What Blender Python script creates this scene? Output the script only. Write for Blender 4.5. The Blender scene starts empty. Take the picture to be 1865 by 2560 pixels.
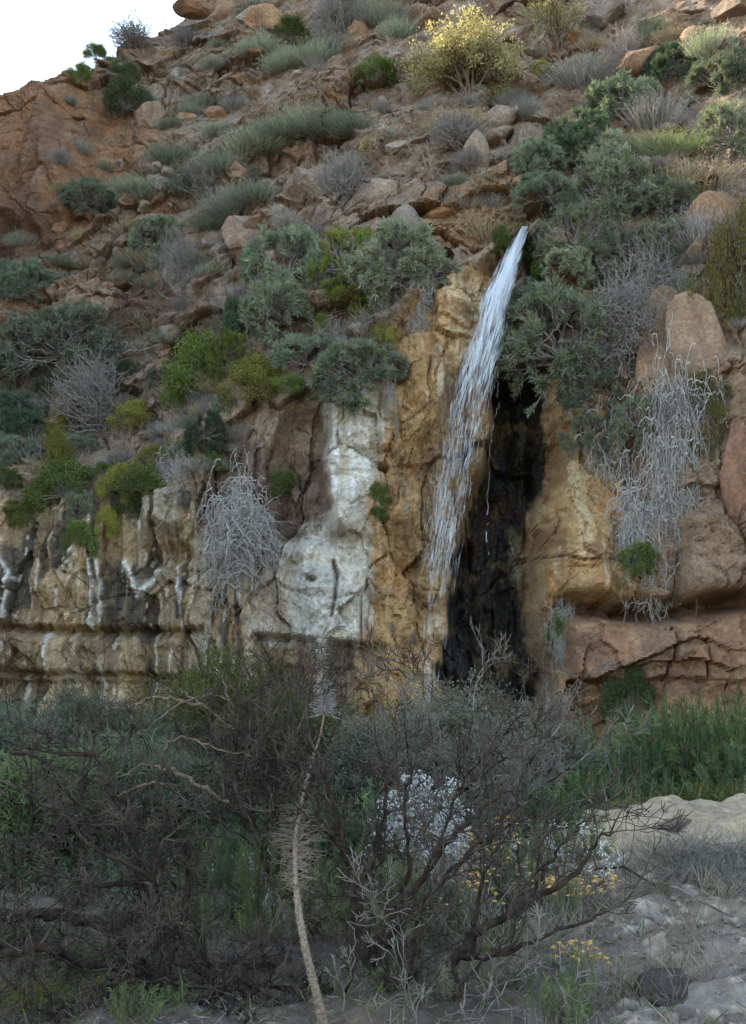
import bpy, math, random
import numpy as np
from mathutils import Vector, Matrix, Euler

# ------------------------------------------------------------------ camera, world, sun, exposure
R = math.radians
sc = bpy.context.scene
C = sc.collection
CAM = np.array([0.0, 0.0, 1.6]); PITCH = R(9.0); FPX = 2745.0
cam = bpy.data.objects.new('camera', bpy.data.cameras.new('camera'))
C.objects.link(cam)
cam.location = tuple(CAM); cam.rotation_euler = (R(90) + PITCH, 0, 0)
cam.data.sensor_fit = 'VERTICAL'; cam.data.sensor_height = 24.0
cam.data.lens = 24.0 * FPX / 2560.0
cam.data.clip_end = 2000; cam.data.clip_start = 0.05
sc.camera = cam
SUN_EL, SUN_AZ = R(35), R(-60)          # azimuth clockwise from +Y (the sun stands behind the added sun-blocking wall)
w = bpy.data.worlds.new("World"); sc.world = w; w.use_nodes = True
nt = w.node_tree; nt.nodes.clear()
wo = nt.nodes.new('ShaderNodeOutputWorld'); bg = nt.nodes.new('ShaderNodeBackground')
sky = nt.nodes.new('ShaderNodeTexSky'); sky.sky_type = 'NISHITA'; sky.sun_disc = False
sky.sun_elevation = SUN_EL; sky.sun_rotation = SUN_AZ; sky.air_density = 1.0; sky.dust_density = 0.9; sky.ozone_density = 1.0
tint = nt.nodes.new('ShaderNodeMix'); tint.data_type = 'RGBA'; tint.blend_type = 'MULTIPLY'
tint.inputs[0].default_value = 1.0; tint.inputs[7].default_value = (1.0, 0.93, 0.79, 1)
nt.links.new(sky.outputs[0], tint.inputs[6]); nt.links.new(tint.outputs[2], bg.inputs[0])
bg.inputs[1].default_value = 0.15
nt.links.new(bg.outputs[0], wo.inputs[0])
sun = bpy.data.objects.new('sun', bpy.data.lights.new('sun', 'SUN')); C.objects.link(sun)
sun.data.energy = 2.6; sun.data.angle = R(0.5); sun.data.color = (1.0, 0.88, 0.68)
SD = np.array([math.cos(SUN_EL) * math.sin(SUN_AZ), math.cos(SUN_EL) * math.cos(SUN_AZ), math.sin(SUN_EL)])
sun.rotation_euler = Vector(tuple(SD)).to_track_quat('Z', 'Y').to_euler()
sc.view_settings.view_transform = 'Standard'; sc.view_settings.look = 'None'
sc.view_settings.gamma = 1.0; sc.view_settings.exposure = 2.45
sc.cycles.max_bounces = 6; sc.cycles.diffuse_bounces = 3; sc.cycles.transparent_max_bounces = 24
sc.cycles.caustics_reflective = False; sc.cycles.caustics_refractive = False

rng = np.random.default_rng(7)

# ------------------------------------------------------------------ elevation plan <-> world
CP, SP = math.cos(PITCH), math.sin(PITCH)
def ray(u, v):
    a = (np.asarray(u, float) - 932.5) / FPX; b = -(np.asarray(v, float) - 1280.0) / FPX
    dy = CP - b * SP; dz = SP + b * CP
    return a / dy, dz / dy                      # per metre of depth
def P(u, v, y):
    a, b = ray(u, v)
    return np.array([a * y, y + 0 * a, 1.6 + b * y]).T
def plan(x, y, z):
    dz = z - 1.6
    d = y * CP + dz * SP; h = -y * SP + dz * CP
    return 932.5 + FPX * x / d, 1280.0 - FPX * h / d

# ------------------------------------------------------------------ noise
def _h(ix, iy, iz, s):
    with np.errstate(over='ignore'):
        n = (ix.astype(np.int64) * 374761393 + iy.astype(np.int64) * 668265263 + iz.astype(np.int64) * 2147483647 + s * 1274126177) & 0xffffffff
        n = ((n ^ (n >> 13)) * 1274126177) & 0xffffffff
        n = ((n ^ (n >> 15)) * 2246822519) & 0xffffffff
        n = n ^ (n >> 16)
    return n.astype(np.float64) / 4294967295.0
def vn(x, y, z, s=0):
    x, y, z = np.broadcast_arrays(x, y, z)
    fx, fy, fz = np.floor(x), np.floor(y), np.floor(z)
    ix, iy, iz = fx.astype(np.int64), fy.astype(np.int64), fz.astype(np.int64)
    a, b, c = x - fx, y - fy, z - fz
    a = a * a * (3 - 2 * a); b = b * b * (3 - 2 * b); c = c * c * (3 - 2 * c)
    r = 0
    for i in (0, 1):
        for j in (0, 1):
            for k in (0, 1):
                r = r + _h(ix + i, iy + j, iz + k, s) * (a if i else 1 - a) * (b if j else 1 - b) * (c if k else 1 - c)
    return r * 2 - 1
def fbm(x, y, z, o=4, s=0, g=0.5):
    r = 0; am = 1
    for i in range(o):
        r = r + am * vn(x * 2 ** i, y * 2 ** i, z * 2 ** i, s + i); am *= g
    return r
def worley(x, z, s=0, jit=0.9):
    """nearest cell: distance gap (F2-F1), cell random values, offset from the cell's point"""
    fx, fz = np.floor(x), np.floor(z)
    ix, iz = fx.astype(np.int64), fz.astype(np.int64); zero = np.zeros_like(ix)
    d1 = np.full(x.shape, 9.0); d2 = d1.copy(); cx = np.zeros(x.shape); cz = cx.copy(); ci = ix.copy(); cj = iz.copy()
    for i in (-1, 0, 1):
        for j in (-1, 0, 1):
            px = fx + i + .5 + jit * (_h(ix + i, iz + j, zero, s) - .5)
            pz = fz + j + .5 + jit * (_h(ix + i, iz + j, zero, s + 1) - .5)
            d = np.hypot(x - px, z - pz)
            m = d < d1
            d2 = np.where(m, d1, np.minimum(d2, d))
            d1 = np.where(m, d, d1); cx = np.where(m, px, cx); cz = np.where(m, pz, cz)
            ci = np.where(m, ix + i, ci); cj = np.where(m, iz + j, cj)
    r = [_h(ci, cj, zero, s + 5 + k) for k in range(3)]
    return d2 - d1, r, x - cx, z - cz
def ss(a, b, x):
    t = np.clip((x - a) / (b - a), 0, 1); return t * t * (3 - 2 * t)
def box(u, v, u0, u1, v0, v1, f=25.0):
    return ss(u0 - f, u0 + f, u) * (1 - ss(u1 - f, u1 + f, u)) * ss(v0 - f, v0 + f, v) * (1 - ss(v1 - f, v1 + f, v))
def poly(u, v, pts, f=20.0):
    """soft mask of a polygon in the elevation plan"""
    pts = np.array(pts, float); n = len(pts)
    inside = np.zeros(u.shape, bool); dist = np.full(u.shape, 1e9)
    for i in range(n):
        a = pts[i]; b = pts[(i + 1) % n]
        t = np.clip(((u - a[0]) * (b[0] - a[0]) + (v - a[1]) * (b[1] - a[1])) / ((b - a) ** 2).sum(), 0, 1)
        dist = np.minimum(dist, np.hypot(u - a[0] - t * (b[0] - a[0]), v - a[1] - t * (b[1] - a[1])))
        if a[1] != b[1]:
            c = ((a[1] > v) != (b[1] > v)) & (u < (b[0] - a[0]) * (v - a[1]) / (b[1] - a[1]) + a[0])
            inside ^= c
    return ss(-f, f, np.where(inside, dist, -dist))
def line(u, v, pts, wd):
    pts = np.array(pts, float); dist = np.full(u.shape, 1e9)
    for a, b in zip(pts[:-1], pts[1:]):
        t = np.clip(((u - a[0]) * (b[0] - a[0]) + (v - a[1]) * (b[1] - a[1])) / ((b - a) ** 2).sum(), 0, 1)
        dist = np.minimum(dist, np.hypot(u - a[0] - t * (b[0] - a[0]), v - a[1] - t * (b[1] - a[1])))
    return np.exp(-(dist / wd) ** 2)

# ------------------------------------------------------------------ mesh helpers
def mesh_np(name, V, quads=None, tris=None, col=None, uv=None, smooth=False):
    V = np.ascontiguousarray(V, dtype=np.float32)
    q = np.zeros((0, 4), np.int32) if quads is None else np.asarray(quads, np.int32)
    t = np.zeros((0, 3), np.int32) if tris is None else np.asarray(tris, np.int32)
    me = bpy.data.meshes.new(name)
    me.vertices.add(len(V)); me.vertices.foreach_set('co', V.ravel())
    nl = q.size + t.size; me.loops.add(nl)
    me.loops.foreach_set('vertex_index', np.concatenate([q.ravel(), t.ravel()]))
    me.polygons.add(len(q) + len(t))
    st = np.concatenate([np.arange(len(q)) * 4, q.size + np.arange(len(t)) * 3]).astype(np.int32)
    me.polygons.foreach_set('loop_start', st)
    me.polygons.foreach_set('use_smooth', np.full(len(st), smooth))
    me.update(calc_edges=True)
    if col is not None:
        a = me.color_attributes.new('Col', 'FLOAT_COLOR', 'POINT')
        c = np.ones((len(V), 4), np.float32); c[:, :col.shape[1]] = col
        a.data.foreach_set('color', c.ravel())
    if uv is not None:
        l = me.uv_layers.new(name='UVMap')
        idx = np.concatenate([q.ravel(), t.ravel()])
        l.data.foreach_set('uv', np.asarray(uv, np.float32)[idx].ravel())
    return me
def ob(name, me, mat, parent=None):
    o = bpy.data.objects.new(name, me)
    if mat and not me.materials: me.materials.append(mat)
    C.objects.link(o); o.parent = parent
    return o
def tag(o, label=None, cat=None, group=None, kind=None):
    if label: o['label'] = label
    if cat: o['category'] = cat
    if group: o['group'] = group
    if kind: o['kind'] = kind
    return o
def empty(name, loc=(0, 0, 0)):
    o = bpy.data.objects.new(name, None); C.objects.link(o); o.location = loc; o.empty_display_size = .1
    return o
def unit(a):
    return a / np.maximum(np.linalg.norm(a, axis=-1, keepdims=True), 1e-9)
def frames(d):
    up = np.where(np.abs(d[:, 2:3]) < .9, np.array([[0, 0, 1.]]), np.array([[1., 0, 0]]))
    s = unit(np.cross(d, up)); t = np.cross(s, d)
    return s, t
def tubes(P0, P1, R0, R1, sides=3, ov=0.25):
    P0, P1 = np.asarray(P0, float), np.asarray(P1, float); R0, R1 = np.asarray(R0, float), np.asarray(R1, float)
    d = unit(P1 - P0); s, t = frames(d); n = len(P0)
    A0 = P0 - d * (R0 * ov)[:, None]; A1 = P1 + d * (R1 * ov)[:, None]
    V = np.zeros((n, 2, sides, 3))
    for k in range(sides):
        a = 2 * math.pi * k / sides
        o = s * math.cos(a) + t * math.sin(a)
        V[:, 0, k] = A0 + o * R0[:, None]; V[:, 1, k] = A1 + o * R1[:, None]
    base = np.arange(n)[:, None, None] * (2 * sides)
    k = np.arange(sides); k2 = (k + 1) % sides
    Q = np.stack([k, k2, k2 + sides, k + sides], -1)[None] + base
    return V.reshape(-1, 3), Q.reshape(-1, 4)
def leaves(B, D, L, W, bend=0.0, seed=0):
    """one narrow four-cornered blade per row, creased along its middle"""
    r = np.random.default_rng(seed); n = len(B)
    D = unit(D); s, t = frames(D)
    a = r.uniform(0, 2 * math.pi, n)[:, None]
    sd = s * np.cos(a) + t * np.sin(a); nn = np.cross(sd, D)
    L = np.broadcast_to(L, (n,))[:, None]; W = np.broadcast_to(W, (n,))[:, None]
    V = np.stack([B, B + D * L * .45 + sd * W * .5, B + D * L + nn * L * bend, B + D * L * .45 - sd * W * .5], 1)
    Q = np.arange(n * 4).reshape(n, 4)
    return V.reshape(-1, 3), Q
def rep(c, k):
    return np.repeat(c, k, axis=0)

# ------------------------------------------------------------------ materials
def newmat(name):
    m = bpy.data.materials.new(name); m.use_nodes = True
    n = m.node_tree; b = n.nodes['Principled BSDF']
    return m, n, b
def N(nt, t, **k):
    n = nt.nodes.new(t)
    for a, v in k.items(): setattr(n, a, v)
    return n
def ramp(nt, stops):
    r = N(nt, 'ShaderNodeValToRGB'); e = r.color_ramp.elements
    while len(e) < len(stops): e.new(0.5)
    for i, (p, c) in enumerate(stops):
        e[i].position = p; e[i].color = c if len(c) == 4 else (*c, 1)
    return r
def mixc(nt, fac, a, b, mode='MIX'):
    m = N(nt, 'ShaderNodeMix', data_type='RGBA', blend_type=mode)
    for s, x in ((0, fac), (6, a), (7, b)):
        if isinstance(x, (int, float)): m.inputs[s].default_value = x
        elif isinstance(x, tuple): m.inputs[s].default_value = x if len(x) == 4 else (*x, 1)
        else: nt.links.new(x, m.inputs[s])
    return m.outputs[2]
def leafmat(name, rough=0.65, trans=0.35, tcol=(1.0, 1.0, .55), rnd=0.35, spec=0.25):
    """colour comes from the leaf's own vertex colour, varied from plant to plant"""
    m, n, b = newmat(name)
    at = N(n, 'ShaderNodeAttribute', attribute_name='Col')
    oi = N(n, 'ShaderNodeObjectInfo')
    mr = N(n, 'ShaderNodeMapRange'); n.links.new(oi.outputs['Random'], mr.inputs[0])
    mr.inputs[3].default_value = 1 - rnd; mr.inputs[4].default_value = 1 + rnd
    hv = N(n, 'ShaderNodeHueSaturation'); n.links.new(at.outputs[0], hv.inputs['Color']); n.links.new(mr.outputs[0], hv.inputs['Value'])
    n.links.new(hv.outputs[0], b.inputs['Base Color'])
    b.inputs['Roughness'].default_value = rough; b.inputs['Specular IOR Level'].default_value = spec
    if trans:
        tr = N(n, 'ShaderNodeBsdfTranslucent'); c2 = mixc(n, 1.0, hv.outputs[0], tcol, 'MULTIPLY'); n.links.new(c2, tr.inputs[0])
        mx = N(n, 'ShaderNodeMixShader'); mx.inputs[0].default_value = trans
        n.links.new(b.outputs[0], mx.inputs[1]); n.links.new(tr.outputs[0], mx.inputs[2])
        n.links.new(mx.outputs[0], n.nodes['Material Output'].inputs[0])
    return m
def woodmat(name, c0, c1, scale=18):
    m, n, b = newmat(name)
    tc = N(n, 'ShaderNodeTexCoord'); no = N(n, 'ShaderNodeTexNoise'); no.inputs['Scale'].default_value = scale; no.inputs['Detail'].default_value = 3
    n.links.new(tc.outputs['Object'], no.inputs[0])
    r = ramp(n, [(0.35, c0), (0.65, c1)]); n.links.new(no.outputs[0], r.inputs[0])
    n.links.new(r.outputs[0], b.inputs['Base Color']); b.inputs['Roughness'].default_value = 0.85
    b.inputs['Specular IOR Level'].default_value = 0.2
    bp = N(n, 'ShaderNodeBump'); bp.inputs['Strength'].default_value = .6; bp.inputs['Distance'].default_value = .01
    n.links.new(no.outputs[0], bp.inputs['Height']); n.links.new(bp.outputs[0], b.inputs['Normal'])
    return m
def rockmat(name, bump=0.03, lichen=True):
    """Col rgb = rock colour, alpha = wetness"""
    m, n, b = newmat(name)
    at = N(n, 'ShaderNodeAttribute', attribute_name='Col')
    ge = N(n, 'ShaderNodeNewGeometry')
    def noise(s, d=4, rg=.6, src=None):
        t = N(n, 'ShaderNodeTexNoise'); t.inputs['Scale'].default_value = s; t.inputs['Detail'].default_value = d; t.inputs['Roughness'].default_value = rg
        n.links.new(src or ge.outputs['Position'], t.inputs[0]); return t.outputs[0]
    n1 = noise(2.2, 6, .7); n2 = noise(14, 5, .7); n3 = noise(60, 3, .6)
    r1 = ramp(n, [(0.3, (.62, .60, .58)), (0.7, (1.35, 1.33, 1.30))]); n.links.new(n1, r1.inputs[0])
    r2 = ramp(n, [(0.32, (.6, .58, .56)), (0.68, (1.35, 1.35, 1.36))]); n.links.new(n2, r2.inputs[0])
    c = mixc(n, .8, at.outputs[0], r1.outputs[0], 'MULTIPLY'); c = mixc(n, .8, c, r2.outputs[0], 'MULTIPLY')
    if lichen:
        n4 = noise(26, 4, .75); n5 = noise(1.3, 4, .6)
        lr = ramp(n, [(0.56, (0, 0, 0)), (0.64, (1, 1, 1))]); n.links.new(n4, lr.inputs[0])
        la = ramp(n, [(0.42, (0, 0, 0)), (0.62, (.75, .75, .75))]); n.links.new(n5, la.inputs[0])
        mm = N(n, 'ShaderNodeMath', operation='MULTIPLY'); n.links.new(lr.outputs[0], mm.inputs[0]); n.links.new(la.outputs[0], mm.inputs[1])
        dry = N(n, 'ShaderNodeAttribute', attribute_name='Lich')
        m2 = N(n, 'ShaderNodeMath', operation='MULTIPLY'); n.links.new(mm.outputs[0], m2.inputs[0]); n.links.new(dry.outputs['Fac'], m2.inputs[1])
        c = mixc(n, m2.outputs[0], c, (.46, .435, .40))
    n.links.new(c, b.inputs['Base Color'])
    rr = N(n, 'ShaderNodeMapRange'); n.links.new(at.outputs['Alpha'], rr.inputs[0]); rr.inputs[3].default_value = .9; rr.inputs[4].default_value = .28
    n.links.new(rr.outputs[0], b.inputs['Roughness']); b.inputs['Specular IOR Level'].default_value = .35
    add = N(n, 'ShaderNodeMath', operation='MULTIPLY_ADD'); n.links.new(n3, add.inputs[0]); add.inputs[1].default_value = .25; n.links.new(n2, add.inputs[2])
    bp = N(n, 'ShaderNodeBump'); bp.inputs['Strength'].default_value = 1.0; bp.inputs['Distance'].default_value = bump
    n.links.new(add.outputs[0], bp.inputs['Height']); n.links.new(bp.outputs[0], b.inputs['Normal'])
    return m
M = dict(
    rock=rockmat('rock_face', .07), boulder=rockmat('boulder_rock', .04), soil=rockmat('soil', .03, False),
    leaf=leafmat('leaf'), sunleaf=leafmat('sun_leaf', trans=.55, tcol=(1.1, 1.05, .72), rnd=.05), twigleaf=leafmat('dry_stalk', trans=.1, rnd=.2),
    grey=woodmat('grey_twig', (.17, .15, .135), (.34, .31, .29)),
    pale=woodmat('pale_dead_twig', (.30, .27, .25), (.52, .49, .46)),
    brown=woodmat('brown_stem', (.10, .07, .05), (.2, .15, .11)),
    dark=woodmat('dark_bark', (.014, .010, .008), (.062, .040, .030)),
    twig=woodmat('dark_twig', (.020, .015, .012), (.115, .088, .070), 7), gtwig=woodmat('grey_brown_twig', (.09, .08, .07), (.24, .21, .185), 7),
    straw=woodmat('dead_flower_stalk', (.15, .11, .08), (.27, .21, .155), 90),
    tan=woodmat('barkless_branch', (.09, .06, .042), (.21, .145, .10)),
)

# ------------------------------------------------------------------ the hillside: depth y over (x, z)
ctl = []
cols = {
 -700: [(2100, 17), (1650, 18.5), (1200, 20), (900, 23), (550, 27), (250, 28), (0, 29)],
 -250: [(2100, 17.5), (1650, 19), (1350, 19.6), (1200, 20.6), (1050, 22), (900, 24), (700, 26), (500, 27), (250, 28)],
 80: [(2100, 18), (1650, 19.3), (1400, 19.6), (1230, 20.3), (1080, 21.8), (920, 24), (700, 26), (550, 27), (380, 27.6), (230, 28.4)],
 280: [(1650, 19.2), (1400, 19.4), (1200, 19.8), (1080, 21.2), (900, 23.2), (700, 25.2), (500, 27), (320, 28.3), (180, 29.8)],
 430: [(1650, 18.9), (1400, 19.1), (1150, 19.5), (980, 21), (840, 22.4), (650, 24.3), (450, 26.6), (250, 29.2), (80, 32.3)],
 650: [(2100, 17.6), (1650, 18.5), (1400, 18.6), (1100, 18.9), (960, 19.4), (840, 20.8), (700, 22), (500, 24.2), (300, 27), (100, 30.2), (-100, 33)],
 930: [(1650, 18.1), (1300, 18.2), (1050, 18.4), (900, 18.8), (750, 20.0), (600, 21), (420, 22.8), (250, 25.4), (50, 28.6), (-300, 34.6)],
 1150: [(1650, 18.1), (1300, 18.3), (950, 18.6), (750, 19), (640, 19.6), (480, 21.3), (300, 24), (100, 27), (-100, 30), (-350, 34.5)],
 1320: [(2100, 17.3), (1650, 18.4), (1200, 18.8), (900, 19), (680, 19.2), (560, 19.8), (400, 21.6), (200, 24.6), (0, 27.6), (-350, 33)],
 1500: [(1650, 17.6), (1300, 17.9), (1000, 18), (800, 18.4), (600, 19.4), (400, 21.2), (200, 24), (0, 26.8), (-350, 32)],
 1750: [(2100, 16.5), (1650, 16.8), (1300, 16.9), (1000, 17.1), (750, 17.7), (560, 18.9), (350, 20.6), (150, 22.8), (-50, 25), (-400, 29)],
 2100: [(1650, 15.4), (1200, 15.6), (800, 16), (450, 17.8), (100, 20.6), (-400, 25)],
 2600: [(2100, 13), (1500, 13.2), (800, 13.6), (300, 16), (-400, 21)],
}
for u, l in cols.items():
    for v, y in l: ctl.append(P(u, v, y))
ctl = np.array(ctl)
def _k(d): return d * d * np.log(d + 1e-9)
def fit(X, Z, Y, lam=0.02):
    n = len(X); D = np.hypot(X[:, None] - X, Z[:, None] - Z)
    A = np.zeros((n + 3, n + 3)); A[:n, :n] = _k(D) + lam * np.eye(n)
    Q = np.stack([np.ones(n), X, Z], 1); A[:n, n:] = Q; A[n:, :n] = Q.T
    return np.linalg.solve(A, np.concatenate([Y, np.zeros(3)]))
_w = fit(ctl[:, 0], ctl[:, 2], ctl[:, 1])
def F0(x, z):
    sh = x.shape; x = x.ravel(); z = z.ravel(); r = _w[-3] + _w[-2] * x + _w[-1] * z
    for i in range(len(ctl)):
        r = r + _w[i] * _k(np.hypot(x - ctl[i, 0], z - ctl[i, 2]))
    return r.reshape(sh)
# skyline: left ridge seen against the sky, then the crest above the frame
sk = [(-900, 260, 28.5), (-300, 245, 28.3), (0, 236, 28.3), (60, 208, 28.4), (110, 212, 28.6), (180, 206, 29), (230, 176, 29.4), (290, 128, 30.4), (330, 92, 31.4),
      (380, 84, 31.8), (430, 70, 32.4), (480, 40, 33), (500, -10, 33.4), (560, -120, 34), (700, -210, 35), (930, -262, 34.4), (1150, -262, 33.2), (1400, -262, 32.0), (1750, -280, 28.6), (2200, -330, 25), (2700, -400, 21)]
skp = np.array([P(*s) for s in sk]); o_ = np.argsort(skp[:, 0]); skp = skp[o_]
ZB = -1.6
def ztop(x):
    return np.interp(x, skp[:, 0], skp[:, 2]) + .10 * vn(x * 2.1, 0 * x, 0 * x, 77) + .06 * vn(x * 6, 0 * x, 0 * x, 78)
xs = np.concatenate([np.linspace(-17, -11, 60, endpoint=False), np.linspace(-11, 10, 840, endpoint=False), np.linspace(10, 16, 60)])
NV = 860
vv = np.linspace(0, 1, NV)
XX = np.repeat(xs[:, None], NV, 1); ZT = ztop(xs)
ZZ = ZB + vv[None, :] * (ZT[:, None] - ZB)
Y0 = F0(XX, ZZ)
U, V = plan(XX, Y0, ZZ)
# lip of the cliff: below it the face is near vertical, above it the slope leans back
lipv = np.interp(U, [-300, 80, 280, 430, 560, 700, 900, 1010, 1120, 1250, 1400, 1600, 1750, 2100], [1180, 1230, 1180, 1090, 950, 900, 900, 800, 690, 620, 930, 860, 700, 600])
cliff = ss(-30, 50, V - lipv)
bluff = poly(U, V, [(-400, 225), (250, 215), (420, 330), (330, 480), (250, 560), (140, 640), (-400, 760)], 40)
wx = XX + .35 * fbm(XX * .8, ZZ * .8, Y0 * .5, 3, 11); wz = ZZ + .35 * fbm(XX * .8, ZZ * .8, Y0 * .5, 3, 21)
# slope: outcrops (blocky) among soil
outc = ss(-.5, .05, fbm(XX * .45, ZZ * .6, Y0 * .3, 3, 31)) 
g1, r1, dx1, dz1 = worley(wx / 1.5, wz / 1.1, 41)
g2, r2, dx2, dz2 = worley(wx / .52 + 9, wz / .40, 51)
g3, r3, dx3, dz3 = worley(wx / .2 + 3, wz / .17, 61)
blk = .60 * (r1[0] - .5) + .55 * dx1 * (r1[1] - .5) + .75 * dz1 * (r1[2] - .3) + (.16 * (r2[0] - .5) + .2 * dx2 * (r2[1] - .5) + .2 * dz2 * (r2[2] - .3)) + .05 * (r3[0] - .5)
blk = blk + .14 * np.exp(-(g1 / .05) ** 2) + .05 * np.exp(-(g2 / .07) ** 2)
soil = .30 * fbm(XX * .7, ZZ * .7, 0 * XX, 5, 71) + .07 * fbm(XX * 5, ZZ * 5, 0 * XX, 3, 75) + .03 * (r3[0] - .5)
def ridged(x, z, o, s):
    r_ = 0; am = 1.0
    for i_ in range(o):
        r_ = r_ + am * (1 - 2 * np.abs(vn(x * 2 ** i_, z * 2 ** i_, 0 * x, s + i_))); am *= .55
    return r_
tt_ = (ZZ - .42 * XX + .55 * fbm(XX * .35, ZZ * .35, 0 * XX, 3, 170) + .12 * vn(XX * 2, ZZ * 2, 0 * XX, 172)) / 1.25
fr_ = tt_ - np.floor(tt_); stair = ss(.55, .95, fr_) - fr_
tt2 = (ZZ - .30 * XX + .3 * fbm(XX * .6, ZZ * .6, 0 * XX, 3, 174)) / .42; fr2 = tt2 - np.floor(tt2); stair2 = ss(.5, .9, fr2) - fr2
tmask = ss(-.35, .25, fbm(XX * .4, ZZ * .4, 0 * XX, 2, 176))
rid = ridged(wx * 1.6, wz * 1.8, 4, 180)
blk = blk + 1.15 * stair * tmask + .24 * stair2 * ss(-.2, .4, vn(XX * .8, ZZ * .8, 0 * XX, 178)) - .11 * rid
D_slope = outc * blk + (1 - outc) * soil + .12 * fbm(XX * .5, ZZ * .5, 0 * XX, 3, 79)
# cliff face: tall rounded columns, drapery and bulges
h1, q1, ex1, ez1 = worley(wx / 1.0 + 20, wz / 1.7, 101)
h2, q2, ex2, ez2 = worley(wx / .33 + 20, wz / .95, 111)
fl = vn((XX + .12 * fbm(XX * 1.2, ZZ * .9, 0 * XX, 3, 120)) * 4.2, ZZ * .45, 0 * XX, 121)
fl2 = vn((XX + .07 * fbm(XX * 2, ZZ * 1.6, 0 * XX, 3, 122)) * 11, ZZ * .9, 0 * XX, 123)
D_cl = .46 * (q1[0] - .5) + .75 * ex1 * (q1[1] - .5) + .30 * ez1 * (q1[2] - .5) + .16 * (q2[0] - .5) + .34 * ex2 * (q2[1] - .5) + .22 * ez2 * (q2[2] - .5) + .07 * fl + .04 * fl2 + .10 * fbm(XX * 2.2, ZZ * 1.8, 0 * XX, 4, 130) \
    + .07 * np.exp(-(h1 / .03) ** 2) + .02 * np.exp(-(h2 / .04) ** 2) - .06 * ridged(wx * 2.0, wz * 1.1, 4, 185) + .06 * (r3[0] - .5) + .10 * (r2[0] - .5) * ss(-.2, .3, vn(XX * .9, ZZ * .9, 0 * XX, 187))
# left bluff: big soft flutes
D_bl = .62 * vn(XX * 1.15 + .4 * fbm(XX * .7, ZZ * .7, 0 * XX, 2, 140), ZZ * .28, 0 * XX, 141) + .26 * vn(XX * 3.1 + .3 * fbm(XX, ZZ, 0 * XX, 2, 147), ZZ * .35, 0 * XX, 142) + .22 * blk + .22 * vn(XX * 2.0 + .5 * fbm(XX, ZZ * .5, 0 * XX, 2, 144), ZZ * .2, 0 * XX, 145) + .05 * fbm(XX * 4, ZZ * 3, 0 * XX, 3, 143)
hb, qb, bx_, bz_ = worley(wx / 1.6 + 40, ZZ / .95 + .12 * fbm(XX, ZZ, 0 * XX, 2, 197) + 5, 198, .95)
D_rb = .34 * (qb[0] - .5) + .22 * bx_ * (qb[1] - .5) + .30 * bz_ * (qb[2] - .2) + .07 * np.exp(-(hb / .025) ** 2) + .05 * (r2[0] - .5) + .03 * (r3[0] - .5) - .03 * ridged(wx * 2.4, wz * 2.0, 4, 199) + .11 * fbm(XX * 2.4, ZZ * 2.8, 0 * XX, 5, 205) + .14 * (r2[0] - .5) + .2 * dz2 * (r2[2] - .3)
rbm = poly(U, V + 14 * fbm(XX * 1.3, ZZ * .3, 0 * XX, 4, 206), [(1415, 1535), (1900, 1500), (2400, 1400), (2400, 2100), (1415, 2100)], 10); 
D_cl = D_cl * (1 - rbm) + D_rb * rbm
D = D_slope * (1 - cliff) * (1 - bluff) + D_cl * cliff + D_bl * bluff * (1 - cliff)
# features
wu = U + 22 * fbm(XX * 1.1, ZZ * 1.1, 0 * XX, 3, 150); wv = V + 16 * fbm(XX * 1.3, ZZ * 1.3, 0 * XX, 3, 160)
grv = line(wu, V + 6 * fl2, [(-300, 1560), (0, 1572), (300, 1580), (520, 1578)], 11)          # ledges of the lower left
D += .42 * grv
D += .35 * line(wu, V + 6 * fl2, [(-300, 1680), (0, 1684), (300, 1690), (520, 1698)], 9) + .4 * box(U, V, -400, 560, 1700, 2400, 10)
D += .45 * line(wu, V, [(640, 1592), (760, 1602), (900, 1618), (960, 1622)], 10) + .35 * box(U, V, 815, 880, 1612, 1720, 8)
D += .55 * box(wu, wv, 380, 470, 1330, 1410, 14) - .45 * poly(wu, wv, [(370, 1290), (400, 1230), (480, 1220), (470, 1370), (375, 1350)], 18)
D += .25 * line(U, V, [(833, 1405), (842, 1440), (838, 1500), (830, 1540)], 4.5) + .3 * line(U, V, [(772, 1448), (786, 1452)], 6)   # crack and hole of the pale slab
D += .5 * box(wu, V, 690, 830, 1030, 1360, 26)                                                 # brown recess left of the white flow
D -= .28 * poly(wu, wv, [(820, 990), (950, 980), (960, 1120), (830, 1150)], 16) + .22 * poly(wu, wv, [(820, 1150), (930, 1150), (900, 1290), (850, 1330)], 14)
D += .5 * line(U, V, [(950, 1168), (960, 1172)], 9)
D -= .30 * poly(wu, wv, [(1020, 720), (1180, 700), (1150, 950), (1060, 1100), (1000, 900)], 26)  # orange buttress left of the fall
D += 1.0 * poly(wu, wv, [(1235, 935), (1380, 930), (1385, 1150), (1375, 1330), (1350, 1520), (1350, 1900), (1130, 1900), (1130, 1500), (1180, 1250), (1225, 1100)], 22)  # wet hollow behind
cave_ = box(wu, wv, 1110, 1400, 900, 1900, 40); D += cave_ * (.34 * fbm(XX * 2.2, ZZ * 1.0, 0 * XX, 5, 171) + .16 * vn(XX * 7, ZZ * 1.2, 0 * XX, 175) + .05 * fbm(XX * 12, ZZ * 5, 0 * XX, 3, 177))
D += .55 * poly(wu, wv, [(1238, 570), (1258, 590), (1262, 700), (1340, 740), (1345, 640), (1320, 575)], 14)
D += .9 * line(wu, V + 5 * fl, [(1420, 1512), (1520, 1530), (1640, 1525), (1740, 1515), (1900, 1500)], 24) - .22 * poly(U, wv + 8 * fl, [(1425, 1560), (1850, 1545), (1850, 1690), (1430, 1690)], 8)
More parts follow.
